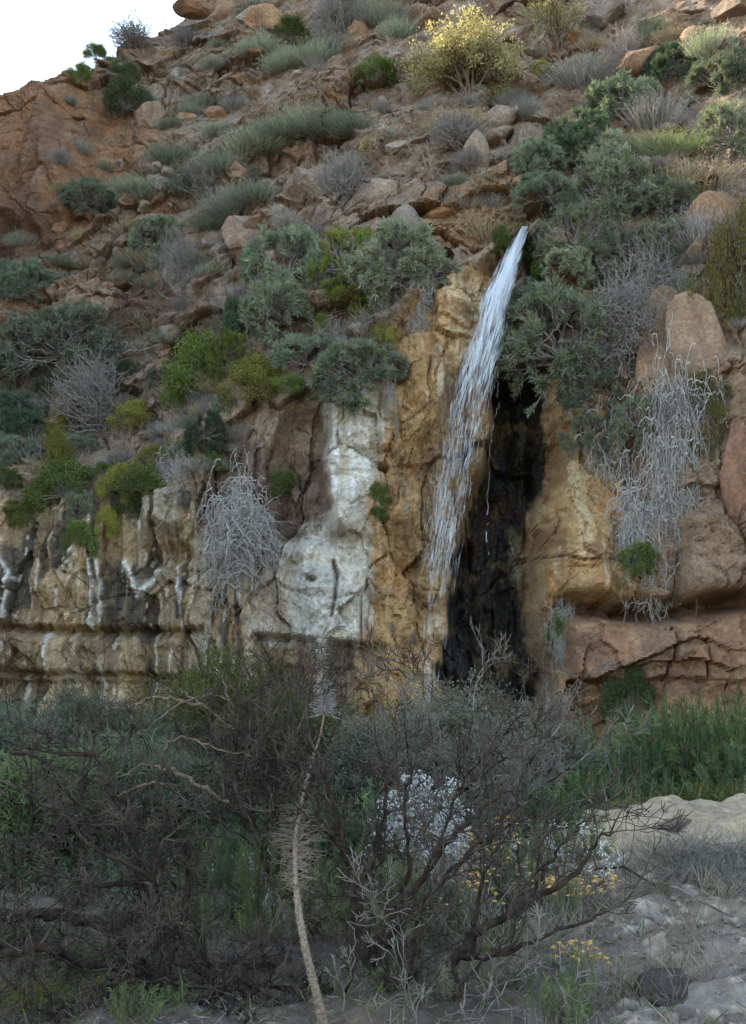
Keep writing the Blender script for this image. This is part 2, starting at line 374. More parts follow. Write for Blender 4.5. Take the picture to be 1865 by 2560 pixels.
D += .5 * box(wu, V, 1430, 1560, 1700, 1730, 8) + .35 * box(U, V, 1440, 1560, 1730, 1860, 10) - .12 * box(wu, wv, 1600, 1840, 1600, 1700, 14)
D -= .35 * poly(wu, wv, [(1700, 1290), (1850, 1280), (1860, 1490), (1700, 1500)], 14)
D += .22 * line(U, V, [(1700, 1380), (1695, 1500)], 5) + .2 * line(U, V, [(1760, 1600), (1765, 1690)], 4) + .2 * line(U, V, [(1680, 1570), (1660, 1700)], 4)
D -= .35 * poly(wu, wv, [(1390, 1320), (1500, 1270), (1520, 1480), (1400, 1500)], 22)
D += .5 * poly(wu, wv, [(-100, 520), (60, 540), (110, 610), (40, 650), (-100, 650)], 20)      # dark hollows at the foot of the bluff
# soften where the slope meets the skyline
D = D + .02 * fbm(XX * 13, ZZ * 13, 0 * XX, 2, 190)
YY = Y0 + D
wu = wu + 9 * fbm(XX * 5, ZZ * 4, 0 * XX, 3, 192); wv = wv + 9 * fbm(XX * 5, ZZ * 4, 0 * XX, 3, 196)
# ---- colour
def c3(*a): return np.array(a, float)
def lay(col, m, c):
    return col * (1 - m[..., None]) + np.asarray(c) * m[..., None]
n_a = fbm(XX * .9, ZZ * .9, 0 * XX, 4, 200); n_b = fbm(XX * 3.1, ZZ * 2.7, 0 * XX, 4, 210); n_c = fbm(XX * 9, ZZ * 8, 0 * XX, 3, 220)
drip = vn((XX + .06 * fbm(XX * 2.5, ZZ * 2.0, 0 * XX, 3, 230)) * 8, ZZ * .35, 0 * XX, 231); drip2 = vn((XX + .05 * fbm(XX * 3, ZZ * 2.2, 0 * XX, 2, 232)) * 19, ZZ * .6, 0 * XX, 233)
drip3 = vn((XX + .05 * fbm(XX * 2.5, ZZ * 2.0, 0 * XX, 3, 234)) * 5, ZZ * .25, 0 * XX, 235)
col = np.zeros(XX.shape + (3,)) + c3(.25, .155, .098)
col = lay(col, ss(-.3, .5, n_a), (.30, .21, .148)); col = lay(col, ss(.1, .6, n_b) * .65, (.33, .275, .23)); col = lay(col, ss(.15, .6, -n_b) * .6, (.12, .075, .05))
col = lay(col, outc * (1 - cliff) * .45, (.29, .225, .175))
col = lay(col, ss(.55, .9, r2[1]) * outc * (1 - cliff) * .5, (.30, .17, .09))
orange_out = poly(wu, wv, [(1050, 490), (1180, 420), (1310, 425), (1300, 480), (1230, 600), (1100, 620)], 20)
col = lay(col, orange_out * .8, (.31, .18, .09))
col = lay(col, bluff * .9, (.31, .155, .08)); col = lay(col, bluff * ss(.0, .6, n_b) * .5, (.33, .175, .09)); col = lay(col, bluff * ss(.2, .7, -n_a) * .5, (.13, .085, .065))
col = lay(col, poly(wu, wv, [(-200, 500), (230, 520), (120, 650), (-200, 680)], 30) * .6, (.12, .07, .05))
col = lay(col, poly(wu, wv, [(-200, 800), (130, 760), (250, 700), (330, 680), (250, 780), (60, 900), (-200, 960)], 22) * .75, (.30, .215, .15))
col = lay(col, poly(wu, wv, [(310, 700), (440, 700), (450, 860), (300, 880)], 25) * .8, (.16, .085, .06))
ccl = np.zeros_like(col) + c3(.20, .135, .085)
ccl = lay(ccl, ss(-.2, .6, n_a), (.27, .185, .12)); ccl = lay(ccl, ss(.2, .7, -n_b) * .6, (.13, .085, .06))
# lower left: banded with black and white runs
ll = poly(wu, V, [(-500, 1240), (60, 1230), (260, 1240), (420, 1200), (560, 1280), (650, 1400), (640, 1720), (640, 1900), (-500, 1900)], 30)
cl = np.zeros_like(col) + c3(.20, .145, .095)
cl = lay(cl, ss(.0, .5, drip3 + .4 * n_b), (.34, .26, .17)); cl = lay(cl, ss(.3, .6, n_b) * .6, (.20, .13, .08))
dkz = ss(-.1, .45, n_a + .25 * vn(XX * 1.7, ZZ * .6, 0 * XX, 237) + .25 * box(U, V, -60, 560, 1330, 1575, 60) + .05)
cl = lay(cl, ss(-.1, .25, -drip + .5 * n_b) * np.clip(dkz * 1.5, 0, 1) * .92, (.06, .05, .043)); cl = lay(cl, ss(.1, .5, drip * .6 + drip2 * .6) * .6, (.37, .33, .27))
cl = lay(cl, ss(.46, .62, drip2 * .8 + .45 * n_c + .35 * n_b - .18 + .12 * box(U, V, -60, 560, 1585, 1690, 10)) * .9, (.5, .475, .44))
cl = lay(cl, box(wu, wv, 265, 365, 1410, 1570, 16) * .8 * ss(-.8, .0, drip2 + .3), (.05, .045, .042))
ccl = lay(ccl, ll, cl * [1.2, 1.14, 1.05])
for pts, wd in (([(312, 1405), (325, 1440), (342, 1488), (370, 1462), (400, 1430)], 7), ([(222, 1400), (228, 1450), (222, 1500), (226, 1570)], 4), ([(243, 1405), (252, 1460), (244, 1560)], 4), ([(455, 1420), (458, 1570)], 4), ([(10, 1400), (30, 1440), (5, 1540)], 4), ([(132, 1590), (128, 1660)], 5)):
    ccl = lay(ccl, line(U + 5 * n_c, V, pts, wd), (.70, .68, .65))
    YY -= .10 * line(U, V, pts, wd * 1.5) * cliff
ccl = lay(ccl, box(wu, wv, 370, 470, 1240, 1340, 18) * .8, (.42, .37, .30))
# brown crumbly recess and grey white flowstone in the middle
ccl = lay(ccl, poly(wu, wv, [(500, 1180), (700, 1010), (840, 1000), (830, 1350), (660, 1400), (520, 1330)], 25) * .85, (.145, .095, .075))
ccl = lay(ccl, poly(wu, wv, [(590, 1000), (820, 980), (810, 1110), (700, 1150), (580, 1080)], 20) * .7, (.30, .225, .165))
white = np.maximum(poly(wu, wv, [(825, 975), (955, 985), (960, 1120), (940, 1180), (940, 1340), (800, 1370), (740, 1330), (850, 1260), (820, 1140)], 12),
                   poly(wu, wv, [(725, 1350), (900, 1320), (945, 1350), (935, 1600), (800, 1610), (625, 1590), (640, 1450), (670, 1370)], 14))
cwh = np.zeros_like(col) + c3(.52, .475, .415)
cwh = lay(cwh, ss(.1, .6, drip), (.40, .345, .28)); cwh = lay(cwh, ss(.2, .6, drip2 * .6 - n_b * .5) * .8, (.62, .60, .57)); cwh = lay(cwh, ss(.3, .7, n_b) * .6, (.27, .215, .16))
cwh = lay(cwh, box(wu, wv, 630, 715, 1400, 1590, 16) * .55, (.36, .28, .23)); cwh = lay(cwh, box(wu, V, 735, 830, 1420, 1600, 12) * .5, (.46, .46, .44))
ccl = lay(ccl, white, cwh)
# orange tan around the fall
tanm = np.maximum(poly(wu, wv, [(1000, 720), (1230, 620), (1240, 900), (1240, 1900), (895, 1900), (900, 1620), (925, 1300), (950, 1150), (980, 900)], 18),
                  poly(wu, wv, [(1375, 930), (1480, 960), (1560, 1200), (1620, 1380), (1600, 1500), (1430, 1520), (1340, 1540), (1370, 1250)], 18))
ct = np.zeros_like(col) + c3(.39, .245, .115)
ct = lay(ct, ss(.0, .5, drip3), (.50, .37, .22)); ct = lay(ct, ss(.25, .6, drip2 * .6 + drip * .5) * .7, (.56, .49, .38)); ct = lay(ct, ss(.1, .6, n_b) * .7, (.24, .13, .06)); ct = lay(ct, ss(.3, .7, -n_a) * .5, (.42, .21, .075))
ct = lay(ct, poly(wu, wv, [(1060, 1150), (1140, 900), (1240, 900), (1230, 1500), (1120, 1500), (1050, 1300)], 22) * .72, (.20, .13, .075))
ct = lay(ct, line(wu, V, [(1000, 1150), (1030, 1350), (1060, 1500)], 24) * .6, (.14, .09, .055))
ccl = lay(ccl, tanm, ct)
# right: red brown blocks
rr_ = poly(wu, wv + 10 * n_b, [(1400, 1535), (1900, 1500), (2400, 1400), (2400, 2100), (1400, 2100)], 14)
cr = np.zeros_like(col) + c3(.30, .165, .095); cr = lay(cr, ss(.0, .5, n_b), (.37, .23, .13)); cr = lay(cr, ss(.2, .6, n_a) * .6, (.20, .125, .09)); cr = lay(cr, ss(.3, .7, n_c) * .3, (.16, .09, .06))
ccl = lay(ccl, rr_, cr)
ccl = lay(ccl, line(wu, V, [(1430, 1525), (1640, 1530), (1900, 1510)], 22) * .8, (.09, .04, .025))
ccl = lay(ccl, poly(wu, wv, [(1600, 1150), (2400, 1050), (2400, 1460), (1740, 1510), (1600, 1500), (1560, 1350)], 22) * .75, (.27, .18, .12))
# wet
wet = poly(wu + 14 * drip2 + 10 * drip, wv, [(1240, 920), (1368, 930), (1362, 1150), (1345, 1330), (1310, 1400), (1320, 1560), (1350, 1900), (1110, 1900), (1120, 1550), (1150, 1380), (1220, 1200), (1232, 1050)], 7)
wet2 = np.maximum(wet, .9 * poly(wu, wv, [(1235, 575), (1262, 590), (1245, 660), (1232, 660)], 6)); wet2 = np.maximum(wet2, poly(wu, wv, [(1300, 590), (1345, 590), (1345, 740), (1295, 720)], 10))
wet2 = np.maximum(wet2, box(wu, wv, 1255, 1310, 880, 960, 12))
cw = np.zeros_like(col) + c3(.030, .026, .023); cw = lay(cw, ss(.05, .5, drip + .4 * drip2) * .8, (.030, .043, .055)); cw = lay(cw, ss(.1, .5, n_c + n_b * .6) * .6, (.10, .075, .045)); cw = lay(cw, ss(.35, .75, n_b) * box(wu, wv, 1240, 1400, 1000, 1900, 30), (.12, .085, .04)); cw = lay(cw, ss(.1, .6, n_b + .3 * n_c) * box(wu, wv, 1215, 1420, 1120, 1560, 40) * .85, (.19, .125, .06)); cw = lay(cw, ss(.4, .8, n_a) * .7, (.045, .022, .014))
cw = lay(cw, poly(wu, wv, [(1310, 1310), (1345, 1330), (1335, 1430), (1300, 1440)], 10) * .9, (.26, .22, .15))
cw = lay(cw, box(wu, wv, 1225, 1350, 575, 740, 8) * ss(.0, .5, n_c + n_b), (.05, .065, .008))
ccl = lay(ccl, wet2, cw); col = lay(col, wet2, cw)
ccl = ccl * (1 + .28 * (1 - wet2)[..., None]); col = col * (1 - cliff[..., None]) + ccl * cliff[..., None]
streak = ss(.35, .7, drip2) * .35 * line(wu, V, [(1230, 700), (1180, 1000), (1120, 1300), (1080, 1650)], 70)
col = lay(col, streak, (.3, .24, .18))
wetA = np.clip(wet2 + .5 * line(U, V, [(1280, 600), (1190, 1000), (1120, 1300), (1080, 1650)], 60), 0, 1)
lich = (1 - cliff) * (1 - .5 * bluff) * .9 + .08
# plateau behind the skyline
NB = 24
bx = np.repeat(xs[:, None], NB, 1); k = (np.arange(1, NB + 1) / NB)[None, :]
by = YY[:, -1:] + 60 * k ** 2 + .25 * k; bz = ZZ[:, -1:] - .02 - 1.5 * k + .5 * k * vn(bx * .5, by * .3, 0 * bx, 301)
AX = np.concatenate([XX, bx], 1); AY = np.concatenate([YY, by], 1); AZ = np.concatenate([ZZ, bz], 1)
Acol = np.concatenate([np.concatenate([col, wetA[..., None]], -1), np.repeat(np.concatenate([col, wetA[..., None]], -1)[:, -1:], NB, 1)], 1)
Al = np.concatenate([lich, np.repeat(lich[:, -1:], NB, 1)], 1)
nx, nz = AX.shape
idx = np.arange(nx * nz).reshape(nx, nz)
Q = np.stack([idx[:-1, :-1], idx[1:, :-1], idx[1:, 1:], idx[:-1, 1:]], -1).reshape(-1, 4)
me = mesh_np('hillside', np.stack([AX, AY, AZ], -1).reshape(-1, 3), Q, col=Acol.reshape(-1, 4), smooth=False)
a = me.attributes.new('Lich', 'FLOAT', 'POINT'); a.data.foreach_set('value', Al.ravel().astype(np.float32))
hill = tag(ob('hillside', me, M['rock']), kind='structure')

def hillY(x, z):
    """depth of the finished face at (x, z)"""
    x = np.atleast_1d(x).astype(float); z = np.atleast_1d(z).astype(float)
    fi = np.interp(x, xs, np.arange(len(xs))); zt = np.interp(x, xs, ZT)
    fj = np.clip((z - ZB) / (zt - ZB), 0, 1) * (NV - 1)
    i = np.clip(fi.astype(int), 0, len(xs) - 2); j = np.clip(fj.astype(int), 0, NV - 2); a = fi - i; b = fj - j
    r = YY[i, j] * (1 - a) * (1 - b) + YY[i + 1, j] * a * (1 - b) + YY[i, j + 1] * (1 - a) * b + YY[i + 1, j + 1] * a * b
    return np.where(z > zt, 1e3, r)
def hit(u, v):
    """where the sight line of plan point (u, v) meets the hillside"""
    u = np.atleast_1d(u).astype(float); v = np.atleast_1d(v).astype(float)
    a, b = ray(u, v); lo = np.full(u.shape, 12.0); out = np.full(u.shape, np.nan)
    for y in np.arange(12.0, 40.0, .08):
        m = np.isnan(out) & (hillY(a * y, 1.6 + b * y) <= y)
        out[m] = y
    out = np.where(np.isnan(out), 30.0, out)
    return np.stack([a * out, out, 1.6 + b * out], -1)

# ------------------------------------------------------------------ the ground
def gz(x, y):
    x = np.asarray(x, float); y = np.asarray(y, float)
    z = .02 * y * 0 + .10 * fbm(x * .5, y * .5, 0 * x, 4, 401)
    z = z + .50 * np.exp(-((x - 4.2) / 2.3) ** 2 - ((y - 9.6) / 1.6) ** 2) + .34 * ss(.6, 2.6, x) * ss(4.5, 8.0, y) * (1 - ss(10, 13, y))
    z = z + .08 * fbm(x * 1.6, y * 1.6, 0 * x, 4, 411) * ss(2, 5, y) + .028 * fbm(x * 6, y * 6, 0 * x, 4, 421)
    z = z - .35 * ss(11, 14, y) * (1 - ss(15, 19, y))
    return z
gx = np.concatenate([-np.geomspace(7, 400, 40)[::-1], np.linspace(-6.9, 6.9, 420), np.geomspace(7, 400, 40)])
gy = np.concatenate([-np.geomspace(1, 400, 30)[::-1], np.linspace(-.5, 14, 480), np.geomspace(14.1, 400, 50)])
GX, GY = np.meshgrid(gx, gy, indexing='ij'); GZ = gz(GX, GY)
far = ss(30, 60, np.hypot(GX, GY)); GZ = GZ * (1 - far) - 1.0 * far
# lift sunken stones
e1, s1, fx1, fz1 = worley(GX / .085, GY / .085, 431)
stone = (s1[0] > .74) * ss(.0, .25, e1) * ss(.6, 1.6, GX) * (1 - ss(7.6, 8.3, GY)) * ss(2, 3, GY)
GZ = GZ + (.022) * stone * (.4 + s1[1])
n1 = fbm(GX * 1.2, GY * 1.2, 0 * GX, 4, 441); n2 = fbm(GX * 5, GY * 5, 0 * GX, 4, 451)
gc = np.zeros(GX.shape + (3,)) + c3(.16, .13, .10)
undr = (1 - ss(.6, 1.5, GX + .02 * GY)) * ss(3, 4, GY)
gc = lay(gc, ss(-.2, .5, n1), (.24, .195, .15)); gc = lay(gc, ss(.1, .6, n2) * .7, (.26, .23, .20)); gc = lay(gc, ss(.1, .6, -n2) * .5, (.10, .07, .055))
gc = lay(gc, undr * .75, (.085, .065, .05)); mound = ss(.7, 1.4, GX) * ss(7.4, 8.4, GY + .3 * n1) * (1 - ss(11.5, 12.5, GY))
gc = lay(gc, mound * .9, (.43, .35, .23)); gc = lay(gc, mound * ss(.1, .6, n2) * .5, (.26, .21, .16))
gc = lay(gc, stone * .85, (.46, .40, .31)); gc = lay(gc, stone * (s1[2] > .7) * .9, (.22, .19, .17))
i2 = np.arange(GX.size).reshape(GX.shape)
GQ = np.stack([i2[:-1, :-1], i2[1:, :-1], i2[1:, 1:], i2[:-1, 1:]], -1).reshape(-1, 4)
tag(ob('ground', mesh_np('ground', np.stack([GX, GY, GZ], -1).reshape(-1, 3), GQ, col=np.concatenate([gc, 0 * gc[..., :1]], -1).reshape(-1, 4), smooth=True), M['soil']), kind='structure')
def ghit(u, v):
    a, b = ray(u, v)
    for y in np.arange(2.5, 16, .04):
        if 1.6 + b * y <= gz(a * y, y): break
    return np.array([a * y, y, float(gz(a * y, y))])


# ------------------------------------------------------------------ added wall outside the frame, shaped to keep sun off all but the top
wy = np.concatenate([np.linspace(-60, 30, 240), np.linspace(30.2, 43.5, 260)]); wvv = np.linspace(0, 1, 120)
wtop = np.interp(wy, [-60, 2, 9, 14, 20, 30, 33.0, 33.25, 33.5, 33.9, 34.5, 35.5, 36.05, 36.6, 37.6, 38.0, 38.3, 38.7, 40, 42.5], [1, 2, 9, 17, 22, 28.5, 30.4, 30.4, 29.7, 30.4, 31.5, 32.6, 32.5, 35.0, 37.0, 36.0, 35.2, 37.6, 39.6, 41.5])  # crest heights and notches set where the wall's shadow edge falls
WY = np.repeat(wy[:, None], 120, 1); WZ = -1.5 + wvv[None] * (wtop[:, None] + 1.5)
WX = -17.6 - 9 * (1 - WZ / WZ[:, -1:]) * 0 - .0 * WY + (.9 * fbm(WY * .25, WZ * .25, 0 * WY, 5, 700)) * (1 - wvv[None] ** 4) + 1.5 * (1 - wvv[None]) ** 2
bk_ = np.repeat(WX[:, -1:], 10, 1) - (np.arange(1, 11) ** 2)[None] * .8
WX = np.concatenate([WX, bk_], 1); WY = np.concatenate([WY, np.repeat(WY[:, -1:], 10, 1)], 1); WZ = np.concatenate([WZ, np.repeat(WZ[:, -1:], 10, 1) - .3 * np.arange(1, 11)[None] ** 2], 1)
wi = np.arange(WX.size).reshape(WX.shape); wn = fbm(WY * .6, WZ * .6, 0 * WY, 4, 720)
wc = lay(lay(np.zeros(WX.shape + (3,)) + c3(.20, .14, .10), ss(-.2, .5, wn), (.27, .20, .15)), ss(.1, .6, -wn), (.12, .08, .055))
tag(ob('sun_block_wall', mesh_np('sun_block_wall', np.stack([WX, WY, WZ], -1).reshape(-1, 3), np.stack([wi[:-1, :-1], wi[:-1, 1:], wi[1:, 1:], wi[1:, :-1]], -1).reshape(-1, 4), col=np.concatenate([wc, 0 * wc[..., :1]], -1).reshape(-1, 4), smooth=True), M['soil']), kind='structure')
# ------------------------------------------------------------------ plant builders (unit size: a dome about 1 wide in radius)
def jitcol(base, n, r, k=.22, tip=None, ptip=0.0):
    c = np.asarray(base)[None] * (1 + r.uniform(-k, k, (n, 1))) * (1 + r.uniform(-.06, .06, (n, 3)))
    if tip is not None:
        m = r.random((n, 1)) < ptip; c = np.where(m, np.asarray(tip)[None] * (1 + r.uniform(-.2, .2, (n, 1))), c)
    return np.clip(c, 0.002, 1)
def skeleton(r, n1, n2, n3, low=-.4, flat=.85, droop=0.0):
    """three orders of stem ending in tips on an uneven dome"""
    S0, S1, A, B = [], [], [], []
    th = r.uniform(0, 2 * math.pi, n1); el = np.arcsin(r.uniform(low, 1, n1)); rad = r.uniform(.34, .56, n1)
    d1 = np.stack([np.cos(el) * np.cos(th), np.cos(el) * np.sin(th), np.sin(el)], -1)
    p0 = r.normal(0, .03, (n1, 3)) * [1, 1, 0]; p1 = d1 * rad[:, None] * [1, 1, flat]
    lump = r.uniform(.72, 1.12, n1)
    d2 = unit(rep(d1, n2) + r.normal(0, .42, (n1 * n2, 3))); p2 = rep(p1, n2) + d2 * (r.uniform(.18, .34, n1 * n2) * rep(lump, n2))[:, None]
    d3 = unit(rep(d2, n3) * .9 + rep(unit(p2), n3) * .4 + r.normal(0, .38, (n1 * n2 * n3, 3)) + [0, 0, .25 - droop]); p3 = rep(p2, n3) + d3 * (r.uniform(.10, .24, n1 * n2 * n3) * rep(lump, n2 * n3))[:, None]
    segs = [(p0, p1, .022, .014), (rep(p1, n2), p2, .013, .009), (rep(p2, n3), p3, .008, .005)]
    return segs, p3, d3
def seg_mesh(name, segs, sides=3, sc_=1.0, wob=.03, r=None, cuts=3):
    VV, QQ, n = [], [], 0
    for a, b, r0, r1 in segs:
        a, b = np.asarray(a, float), np.asarray(b, float); m = len(a)
        L = np.linalg.norm(b - a, axis=1)[:, None]
        pts = [a + (b - a) * t for t in np.linspace(0, 1, cuts + 1)]
        if r is not None:
            for i in range(1, cuts): pts[i] = pts[i] + r.normal(0, 1, (m, 3)) * L * wob * 2
        rr = np.linspace(1, 0, cuts + 1)
        for i in range(cuts):
            v, q = tubes(pts[i], pts[i + 1], np.full(m, (r0 * rr[i] + r1 * (1 - rr[i])) * sc_), np.full(m, (r0 * rr[i + 1] + r1 * (1 - rr[i + 1])) * sc_), sides)
            VV.append(v); QQ.append(q + n); n += len(v)
    return mesh_np(name, np.concatenate(VV), np.concatenate(QQ), smooth=True)
def spurge(seed, base, n=(22, 6, 4), nl=15, L=.15, W=.022, tip=None, ptip=.12, low=-.42, stem=1.0, dens=1.0):
    """rosettes of narrow leaves at the ends of thick forking stems"""
    r = np.random.default_rng(seed); segs, T, Dn = skeleton(r, *n, low=low)
    keep = r.random(len(T)) < dens; T, Dn = T[keep], Dn[keep]
    m = len(T); ax = rep(Dn, nl); B = rep(T, nl) - ax * r.uniform(0, .11, (m * nl, 1))
    s, t = frames(ax); a = r.uniform(0, 2 * math.pi, (m * nl, 1)); sp = r.uniform(.35, 1.7, (m * nl, 1))
    d = ax + (s * np.cos(a) + t * np.sin(a)) * sp
    v, q = leaves(B, d, r.uniform(.6, 1.15, m * nl) * L, W, .12, seed)
    c = rep(jitcol(base, m, r, .28, tip, ptip), nl) * (1 + r.uniform(-.15, .15, (m * nl, 1)))
    return (mesh_np('foliage', v, q, col=rep(c, 4)), seg_mesh('stems', segs, 3, stem, .03, r))
def leafy(seed, base, n=(20, 6, 5), nl=22, L=.055, W=.032, blob=.085, tip=None, ptip=.2, low=-.2, droop=0.0):
    r = np.random.default_rng(seed); segs, T, Dn = skeleton(r, *n, low=low, droop=droop); m = len(T)
    B = rep(T, nl) + r.normal(0, blob, (m * nl, 3)); d = r.normal(0, 1, (m * nl, 3)) + rep(Dn, nl) * .8
    v, q = leaves(B, d, r.uniform(.6, 1.3, m * nl) * L, W, .1, seed)
    c = rep(jitcol(base, m, r, .3, tip, ptip), nl) * (1 + r.uniform(-.2, .2, (m * nl, 1)))
    return (mesh_np('foliage', v, q, col=rep(c, 4)), seg_mesh('stems', segs, 3, .8, .03, r))
def tuft(seed, base, n=420, L=(.5, 1.0), W=.016, spread=.75, tip=None, ptip=.1):
    """upright scrub of thin stalks with small side leaves"""
    r = np.random.default_rng(seed)
    B = r.normal(0, .22, (n, 3)) * [1, 1, .05]; d = unit(B * 2.6 * spread + r.normal(0, .25, (n, 3)) + [0, 0, .9])
    Ls = r.uniform(*L, n); v, q = leaves(B, d, Ls, W, .12, seed); c = jitcol(base, n, r, .3, tip, ptip)
    k = 5; B2 = rep(B, k) + rep(d, k) * (rep(Ls, k) * r.uniform(.35, 1, n * k))[:, None]; d2 = rep(d, k) + r.normal(0, .55, (n * k, 3))
    v2, q2 = leaves(B2, d2, r.uniform(.06, .16, n * k), W * 1.1, .1, seed + 1); c2 = rep(c, k) * (1 + r.uniform(-.2, .2, (n * k, 1)))
    return (mesh_np('foliage', np.concatenate([v, v2]), np.concatenate([q, q2 + len(v)]), col=np.concatenate([rep(c, 4), rep(c2, 4)])), None)
def wander(r, n, start, d0, steps, L, jit, pull=(0, 0, 0), r0=.012, r1=.004):
    """n curling twigs as chains of short pieces"""
    p = start.copy(); d = unit(d0); out = []
    for i in range(steps):
        d = unit(d + r.normal(0, jit, (n, 3)) + np.asarray(pull)); q = p + d * L
        out.append((p.copy(), q.copy(), r0 + (r1 - r0) * i / steps, r0 + (r1 - r0) * (i + 1) / steps)); p = q
    return out, p, d
def tangle(seed, n=260, steps=9, L=.13, jit=.5, pull=(0, 0, -.12), thick=1.0, low=-.5, fork=3, sp0=.26):
    """bare curling twigs"""
    r = np.random.default_rng(seed); th = r.uniform(0, 2 * math.pi, n); el = np.arcsin(r.uniform(low, 1, n))
    d = np.stack([np.cos(el) * np.cos(th), np.cos(el) * np.sin(th), np.sin(el)], -1)
    s, p, dd = wander(r, n, r.normal(0, sp0, (n, 3)) * [1, .6, 1], d, steps, L * .75, jit * .55, pull, .013, .007)
    k = r.integers(2, steps, n * fork); B = np.stack([x[1] for x in s])[k, np.repeat(np.arange(n), fork)]
    s = [(a_, b_, .019 * (1 - i_ / steps) + .006, .019 * (1 - (i_ + 1) / steps) + .006) for i_, (a_, b_, _x, _y) in enumerate(s)] if steps > 8 else s
    s2, _, _ = wander(r, n * fork, B, rep(dd, fork) + r.normal(0, .6, (n * fork, 3)), 4, L * .55, jit, pull, .007, .003)
    return (None, seg_mesh('stems', s + s2, 3, thick, 0, None, 1))
GREEN = (.16, .21, .14); SEA = (.28, .31, .245); DKG = (.075, .10, .045); YG = (.175, .215, .06); YEL = (.24, .24, .045); OLV = (.105, .10, .035); GRS = (.16, .165, .13); DRY = (.21, .165, .115); LAV = (.20, .18, .17)
_c = {}
def kind(name):
    if name in _c: return _c[name]
    K = {
     'spurge_a': lambda: spurge(1, SEA, tip=(.30, .36, .19), n=(24, 7, 5), nl=16), 'spurge_b': lambda: spurge(2, (.235, .275, .215), n=(28, 7, 5), nl=16), 'spurge_c': lambda: spurge(3, (.265, .31, .245), n=(18, 6, 5), nl=16, L=.18),
     'spurge_big': lambda: spurge(4, SEA, n=(30, 8, 6), nl=14, L=.10, W=.017, tip=(.19, .23, .12)), 'spurge_dark': lambda: spurge(5, (.12, .17, .115), n=(26, 7, 5), nl=15, L=.13),
     'spurge_open': lambda: spurge(6, (.22, .265, .185), n=(26, 8, 6), nl=12, L=.10, W=.017, tip=(.2, .22, .1), dens=.6, stem=1.1),
     'leafy_dark': lambda: leafy(11, DKG, nl=26, tip=(.08, .10, .04)), 'leafy_green': lambda: leafy(12, YG, tip=(.08, .12, .03), ptip=.4), 'leafy_yellow': lambda: leafy(13, (.26, .26, .06), tip=(.34, .31, .08), ptip=.4),
     'needle': lambda: spurge(14, (.20, .26, .055), n=(24, 6, 5), nl=16, L=.16, W=.013, tip=(.22, .17, .07), ptip=.25), 'creeper': lambda: leafy(15, OLV, nl=24, L=.05, tip=(.17, .12, .03), ptip=.3, low=-.8, droop=.5),
     'tuft_grey': lambda: tuft(21, (.26, .255, .22), tip=(.30, .31, .23)), 'tuft_lav': lambda: tuft(22, (.26, .23, .215), tip=(.36, .33, .30), ptip=.3), 'tuft_green': lambda: tuft(23, (.2, .235, .13)), 'tuft_dry': lambda: tuft(24, (.30, .23, .14), tip=(.42, .34, .22), ptip=.4), 'tuft_sage': lambda: tuft(25, (.26, .28, .225), n=620, L=(.4, .85)),
     'tangle_white': lambda: tangle(31, 520, 10, .11, .95, (0, 0, -.2), thick=.5, sp0=.32), 'tangle_grey': lambda: tangle(32, 420, 8, .13, .55, (0, 0, -.05), .75), 'tangle_hang': lambda: tangle(33, 420, 14, .10, .95, (0, 0, -.28), .42, sp0=.4), 'tangle_up': lambda: tangle(34, 260, 8, .13, .35, (0, 0, .06), .9, low=0.0),
    }
    _c[name] = K[name](); return _c[name]
CATS = {'spurge': 'spurge_bush', 'leafy': 'leafy_shrub', 'needle': 'needle_shrub', 'creeper': 'creeper', 'tuft': 'scrub_tuft', 'tangle': 'dead_bush'}
def plant(kn, u, v, ru, rv, label, group=None, loc=None, tilt=None, stemmat=None, depth=None, name=None, cat=None, dep=1.0, leafm=None):
    """a plant rooted on the hillside at the foot of its outline in the plan"""
    fol, st = kind(kn); fam = kn.split('_')[0]
    big = fam == 'tuft'
    hang = kn in ('tangle_hang', 'creeper')
    vb = v + rv * (.9 if big else (.55 if not hang else -.55))
    p = loc if loc is not None else hit(u, vb)[0]
    if loc is None: p = p + np.array([0, .05, -.05])
    s = ru * np.linalg.norm(p - CAM) / FPX; h = rv * np.linalg.norm(p - CAM) / FPX
    root = empty(name or CATS[fam], tuple(p))
    if loc is None and not big: p = p + np.array([0, -(.38 if not hang else .22) * s, 0]); s *= .985; h *= .985
    root.location = tuple(p)
    hz = (2 * h * .9 if big else (1.62 * h if not hang else h * 1.55))
    root.scale = (s * (1.24 if not hang else 1.3), s * dep, hz if hz > .05 else .05)
    rr = random.Random(int(u * 7 + v * 13)); tl = tilt if tilt is not None else (R(18) if not big else R(8))
    root.rotation_mode = 'XYZ'; root.rotation_euler = (tl, 0, rr.uniform(-.35, .35))
    tag(root, label, cat or {'spurge': 'bush', 'leafy': 'shrub', 'needle': 'shrub', 'creeper': 'climber', 'tuft': 'scrub', 'tangle': 'dead bush'}[fam], group)
    rot = rr.uniform(0, 6.28)
    if fol: o = ob('foliage', fol, leafm or M['twigleaf' if kn in ('tuft_dry', 'tuft_lav') else 'leaf'], root); o.rotation_euler = (0, 0, rot)
    if st: o = ob('stems', st, stemmat or M['pale' if fam == 'tangle' else 'grey'], root); o.rotation_euler = (0, 0, rot)
    return root
